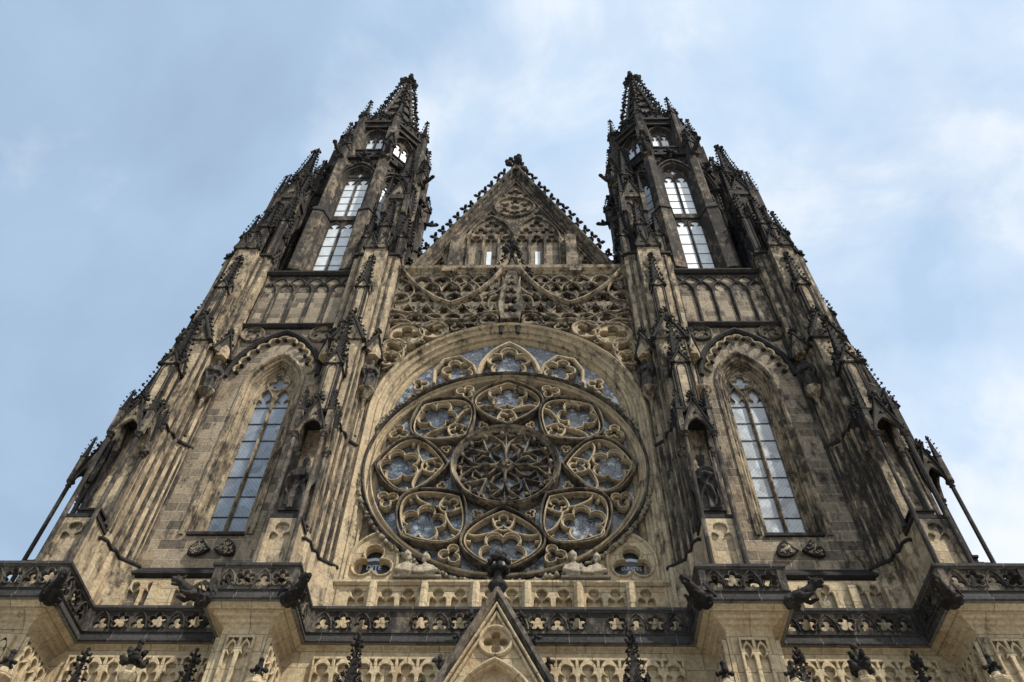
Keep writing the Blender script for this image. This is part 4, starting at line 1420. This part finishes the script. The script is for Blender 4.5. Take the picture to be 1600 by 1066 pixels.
# ================================================================== SCULPTURE (things of their own)
def remesh(mb, vox, name, mat):
    o = bpy.data.objects.new('tmp', mb.mesh('tmp', [mat])); COL.objects.link(o)
    md = o.modifiers.new('r', 'REMESH'); md.mode = 'VOXEL'; md.voxel_size = vox
    ms = o.modifiers.new('s', 'SMOOTH'); ms.iterations = 2; ms.factor = .5
    dg = bpy.context.evaluated_depsgraph_get()
    me = bpy.data.meshes.new_from_object(o.evaluated_get(dg))
    bpy.data.objects.remove(o)
    me.name = name
    me.polygons.foreach_set('use_smooth', [True]*len(me.polygons))
    r = bpy.data.objects.new(name, me); COL.objects.link(r)
    return r


def statue(h=2.1, seed=0, crown=False, beard=True, book=True, staff=False):
    """Robed figure facing -Y, feet at z=0; drapery falls in vertical folds."""
    rnd = random.Random(seed); mb = MB(); k = h/2.0
    rings = []
    for z, rx, ry, fold, oy in ((0, .31, .25, .12, 0), (.25, .29, .23, .16, 0), (.6, .27, .21, .16, -.01), (.95, .24, .19, .1, -.02), (1.12, .23, .17, .08, 0), (1.35, .28, .18, .06, 0), (1.5, .30, .17, .03, .01), (1.6, .22, .13, .0, .02), (1.66, .09, .08, 0, .01)):
        ring = []
        for i in range(40):
            a = 2*pi*i/40
            f = 1+fold*sin(7*a+seed+z*1.2)+fold*.6*sin(13*a+2*seed-z)
            ring.append((rx*f*cos(a)*k, (oy+ry*f*sin(a))*k, z*k))
        rings.append(ring)
    mb.loft(rings)
    mb.lathe([(.07*k, 1.6*k), (.065*k, 1.72*k)], 10)
    # head
    hr = [(.03, 1.66), (.075, 1.69), (.105, 1.76), (.115, 1.84), (.112, 1.92), (.09, 1.98), (.04, 2.02)]
    mb.loft([[(r*.86*cos(2*pi*i/14)*k, (-.015+r*sin(2*pi*i/14))*k, z*k) for i in range(14)] for r, z in hr])
    mb.lump((0, -.125*k, 1.82*k), .028*k, .8, 1, 1.4, 0)                     # nose
    for sg in (-1, 1): mb.lump((sg*.1*k, 0, 1.83*k), .03*k, .6, 1, 1.3, 0)   # ears
    if beard: mb.loft([[(r*cos(2*pi*i/10)*k, (-.075+r*.6*sin(2*pi*i/10))*k, z*k) for i in range(10)] for r, z in ((.02, 1.55), (.06, 1.62), (.085, 1.72), (.08, 1.76))])
    mb.lump((0, .03*k, 1.9*k), .12*k, 1.02, 1.05, 1, .08)                    # hair
    if crown:
        mb.lathe([(.11*k, 1.93*k), (.13*k, 2.05*k), (.09*k, 2.05*k)], 12)
        for i in range(6): mb.lump((.12*k*cos(i*pi/3), .12*k*sin(i*pi/3), 2.08*k), .035*k, jit=0)
    # arms bent in front of the body, sleeves hanging
    for sg in (-1, 1):
        e = (sg*.33, -.06, 1.12); hnd = (sg*.1, -.27, 1.15+.08*sg)
        mb.tube([Vector(p)*k for p in ((sg*.24, 0, 1.5), (sg*.33, 0, 1.3), e)], [.1*k, .1*k, .095*k], 10)
        mb.tube([Vector(p)*k for p in (e, ((sg*.24), -.2, 1.1), hnd)], [.095*k, .085*k, .05*k], 10)
        mb.tube([Vector(p)*k for p in (e, (sg*.32, -.16, .85), (sg*.26, -.17, .6))], [.09*k, .06*k, .02*k], 8)
        mb.lump(Vector(hnd)*k, .06*k, 1, 1, .8, .05)
        for f_ in range(4):   # fingers
            mb.tube([Vector((hnd[0]-sg*.02, hnd[1]-.03, hnd[2]+.03-f_*.022))*k, Vector((hnd[0]-sg*.085, hnd[1]-.045, hnd[2]+.02-f_*.022))*k], .013*k, 5)
    # cloak edge sweeping across
    mb.tube([Vector(p)*k for p in ((-.26, -.1, 1.42), (-.05, -.2, 1.0), (.18, -.24, .7), (.24, -.2, .3), (.2, -.22, .05))], [.05*k, .05*k, .05*k, .045*k, .03*k], 8)
    mb.tube([Vector(p)*k for p in ((.25, -.12, 1.4), (.12, -.22, .95), (-.1, -.25, .55), (-.2, -.22, .1))], [.04*k, .045*k, .045*k, .03*k], 8)
    if book: mb.box(-.16*k, .16*k, -.36*k, -.28*k, 1.05*k, 1.28*k)
    if staff: mb.tube([(.36*k, -.22*k, .0), (.34*k, -.24*k, 1.95*k)], .03*k, 6)
    return mb


STAT = [
    (-BX[0], -1.82, 19.38, 0, 2.6, dict(seed=1, beard=True, book=True), 'dark bearded stone saint with a book in the canopied niche left of the rose', 'statue'),
    (BX[0], -1.82, 19.38, -.5, 2.6, dict(seed=4, crown=True, beard=False, book=False, staff=True), 'dark crowned stone saint in the canopied niche right of the rose', 'statue'),
    (-BX[0]+1.12, -.52, 27.42, .5, 1.95, dict(seed=2, beard=False), 'small dark robed statue on a corbel at the upper left shoulder of the rose arch', 'statue'),
    (BX[0]-1.12, -.52, 27.42, -.5, 1.95, dict(seed=3, beard=False), 'small sooty robed statue on a corbel at the upper right shoulder of the rose arch', 'statue'),
    (-BX[1]+1.12, -.52, 27.42, .5, 1.95, dict(seed=5), 'black robed statue on a corbel left of the left lancet window', 'statue'),
    (BX[1]-1.12, -.52, 27.42, -.5, 1.95, dict(seed=6), 'black robed statue on a corbel right of the right lancet window', 'statue'),
]
for x, y, z, rz, h, kw, lab, cat in STAT:
    o = remesh(statue(h, **kw), .028, 'saint_statue', M_STAT)
    o.location = (x, y, z); o.rotation_euler = (0, 0, rz)
    tag(o, lab, cat, 'saints standing on the buttresses')


def gargoyle(seed, wings=True, mane=False):
    """Beast stretching out along -Y from the wall, root at the origin."""
    rnd = random.Random(seed); mb = MB()
    mb.tube([(0, .3, -.05), (0, 0, 0), (0, -.35, .06), (0, -.7, .1), (0, -.95, .2), (0, -1.12, .3)], [.28, .33, .31, .27, .22, .19], 12)
    mb.lump((0, -1.25, .38), .25, .95, 1.15, .95, .08)
    mb.tube([(0, -1.3, .40), (0, -1.58, .36)], [.17, .12], 8)      # muzzle
    mb.tube([(0, -1.28, .22), (0, -1.52, .12)], [.11, .07], 8)     # lower jaw
    for sg in (-1, 1):
        mb.tube([(sg*.14, -1.15, .5), (sg*.22, -1.05, .66)], [.09, .03], 6)
        mb.lump((sg*.13, -1.38, .52), .06, jit=0)
        mb.tube([(sg*.24, -.5, .0), (sg*.32, -.7, -.2), (sg*.24, -.95, -.2)], [.14, .11, .09], 8)     # forelegs
        mb.lump((sg*.24, -1.02, -.2), .11, 1, 1.3, .7)
        mb.tube([(sg*.25, .05, .0), (sg*.36, -.15, -.15), (sg*.28, .0, -.32), (sg*.28, -.2, -.38)], [.2, .15, .1, .09], 8)
        if wings:
            mb.loft([[(sg*.2, -.7, .22), (sg*.3, -.62, .3), (sg*.26, -.7, .08)], [(sg*.3, -.4, .62), (sg*.4, -.25, .66), (sg*.4, -.4, .3)], [(sg*.36, .05, .6), (sg*.44, .15, .55), (sg*.44, .1, .2)], [(sg*.36, .35, .4), (sg*.42, .42, .35), (sg*.42, .38, .15)]])
            for i in range(4): mb.tube([(sg*.36, -.45+.2*i, .5), (sg*.46, -.3+.22*i, .1)], [.05, .04], 5)
    if mane:
        for i in range(14): mb.lump((rnd.uniform(-.17, .17), rnd.uniform(-1.3, -.85), rnd.uniform(.3, .6)), .09)
    for i in range(5): mb.lump((0, -.9+i*.22, .33-.02*i), .06)
    return mb


GARG = [
    (-8.45, -3.05, 15.05, -.95, 1, True, False, 'winged gargoyle leaning out to the left of the left middle balcony corner'),
    (-5.95, -3.05, 15.05, .7, 2, True, True, 'gargoyle hunched at the right corner of the left middle balcony'),
    (5.95, -3.05, 15.05, -.75, 3, True, False, 'pale-breasted winged gargoyle at the left corner of the right middle balcony'),
    (8.4, -3.05, 15.05, .95, 4, False, True, 'maned lion gargoyle leaning out to the right of the right middle balcony'),
    (-12.9, -3.1, 15.05, .6, 5, True, True, 'shadowed gargoyle under the far left balcony corner'),
    (12.9, -3.1, 15.05, -.7, 6, True, False, 'dark gargoyle at the inner corner of the far right balcony'),
]
for x, y, z, rz, sd_, wg, mn, lab in GARG:
    o = remesh(gargoyle(sd_, wg, mn), .03, 'gargoyle', M_CARVE)
    o.location = (x, y, z); o.rotation_euler = (0, 0, rz)
    o.scale = (.66,)*3
    tag(o, lab, 'gargoyle', 'gargoyles at the gallery corners')


def shield(seed, kind):
    mb = MB()
    half = [(0, .42), (.2, .40), (.42, .44), (.43, .1), (.36, -.2), (.2, -.44), (0, -.56)]
    ol = half+[(-x, z) for x, z in half[-2:0:-1]]
    mb.plate(ol[::-1], [], -.17, .0, .03)
    rel = MB(); rnd = random.Random(seed)
    def inside(x, z): return abs(x) < .36-.9*max(0, -z-.05)**1.3 and -.46 < z < .34
    for i in range(110):
        x, z = rnd.uniform(-.38, .38), rnd.uniform(-.5, .36)
        if not inside(x, z): continue
        if kind == 1 and not (abs(x) < .12 or abs(z-.05-abs(x)*.3) < .1): continue
        if kind == 2 and abs(x*.6+z) < .08: continue
        rel.lump((x, -.18, z), rnd.uniform(.022, .045), 1, .8, 1, .4)
    if kind in (0, 1):
        rel.tube([(-.05, -.17, -.3), (0, -.19, -.05), (.04, -.19, .15), (.0, -.18, .28)], [.05, .09, .07, .06], 8)
        for sg in (-1, 1):
            rel.tube([(0, -.18, .1), (sg*.18, -.19, .16), (sg*.28, -.18, .02)], [.05, .05, .03], 6)
            rel.tube([(0, -.18, -.15), (sg*.14, -.18, -.26)], [.05, .025], 6)
    if kind == 2:
        rel.bar([(-.38, .14), (0, -.02), (.38, .14)], .06, -.2, -.15)
    if kind == 3:
        for a, b_ in ((-.2, .2), (.2, .2), (0, .0), (-.15, -.2), (.15, -.2)): rel.lump((a, -.17, b_), .09, 1, .6, 1, .3)
    return mb, rel


for x, z, rot, kd, lab in ((-10.66, 19.3, -50, 0, 'left shield of the pair under the left lancet, tilted right and densely carved'),
                           (-9.66, 19.3, 50, 3, 'right shield of the pair under the left lancet, tilted left with sparse pale bosses'),
                           (9.78, 19.3, -50, 1, 'left shield of the pair under the right lancet, tilted right with a pale beast'),
                           (10.76, 19.3, 50, 2, 'right shield of the pair under the right lancet, tilted left with a curved band')):
    a, rel = shield(kd+3, kd)
    o = obj('heraldic_shield', a, M_CARVE)
    o.matrix_basis = Matrix.Translation((x, -.04, z)) @ Matrix.Rotation(R_(-rot), 4, 'Y') @ Matrix.Scale(.68, 4)
    obj('relief', rel, M_RELIEF, o)
    tag(o, lab, 'shield', 'carved shields under the lancets')


def bust(mb, x, z, k, lean, look):
    """Half-length relief figure leaning on its arms."""
    mb.loft([[((x+lean*t)+rx*k*cos(2*pi*i/16)*(1+.05*sin(5*i)), -.12+ry*k*sin(2*pi*i/16), z+zz_*k) for i in range(16)] for t, rx, ry, zz_ in ((0, .3, .24, 0), (.2, .32, .25, .25), (.6, .26, .2, .5), (.9, .1, .1, .62))])
    hx = x+lean
    mb.lump((hx, -.22, z+.82*k), .2*k, .85, 1, 1.1, .04); mb.lump((hx+look*.06, -.36*k-.03, z+.78*k), .035, jit=0)
    mb.lump((hx-look*.03, -.14, z+.86*k), .18*k, .9, .95, .9, .15)
    mb.lump((hx+look*.05, -.27, z+.68*k), .09*k, 1, .8, 1.4, .1)
    for sg in (-1, 1):
        mb.tube([(x+lean*.7+sg*.22*k, -.15, z+.45*k), (x+sg*.34*k, -.3, z+.2*k), (x+look*.25*k+sg*.08, -.36, z+.1*k)], [.12*k, .11*k, .06*k], 8)
        for f_ in range(4): mb.tube([(x+look*.25*k+sg*.08, -.38, z+.1*k+.02*f_), (x+look*.34*k+sg*.08, -.4, z+.08*k+.02*f_)], .012, 5)


for sg, lab in ((-1, 'pale relief of two men leaning over a book, below the rose at left'), (1, 'pale relief of a bearded man and his listener, below the rose at right')):
    mb = MB()
    bust(mb, -.36, 0, .9, -.02, 1); bust(mb, .32, 0, .82, -.12 if sg < 0 else .05, -1)
    mb.box(-.75, .75, -.28, 0, -.04, .04)
    mb.box(-.1, .2, -.42, -.2, .02, .12)
    o = remesh(mb, .025, 'figure_relief', M_RELIEF)
    o.location = (sg*2.85, .12, 18.12); o.scale = (1.1, 1.1, 1.2)
    tag(o, lab, 'relief', 'figure reliefs under the rose')
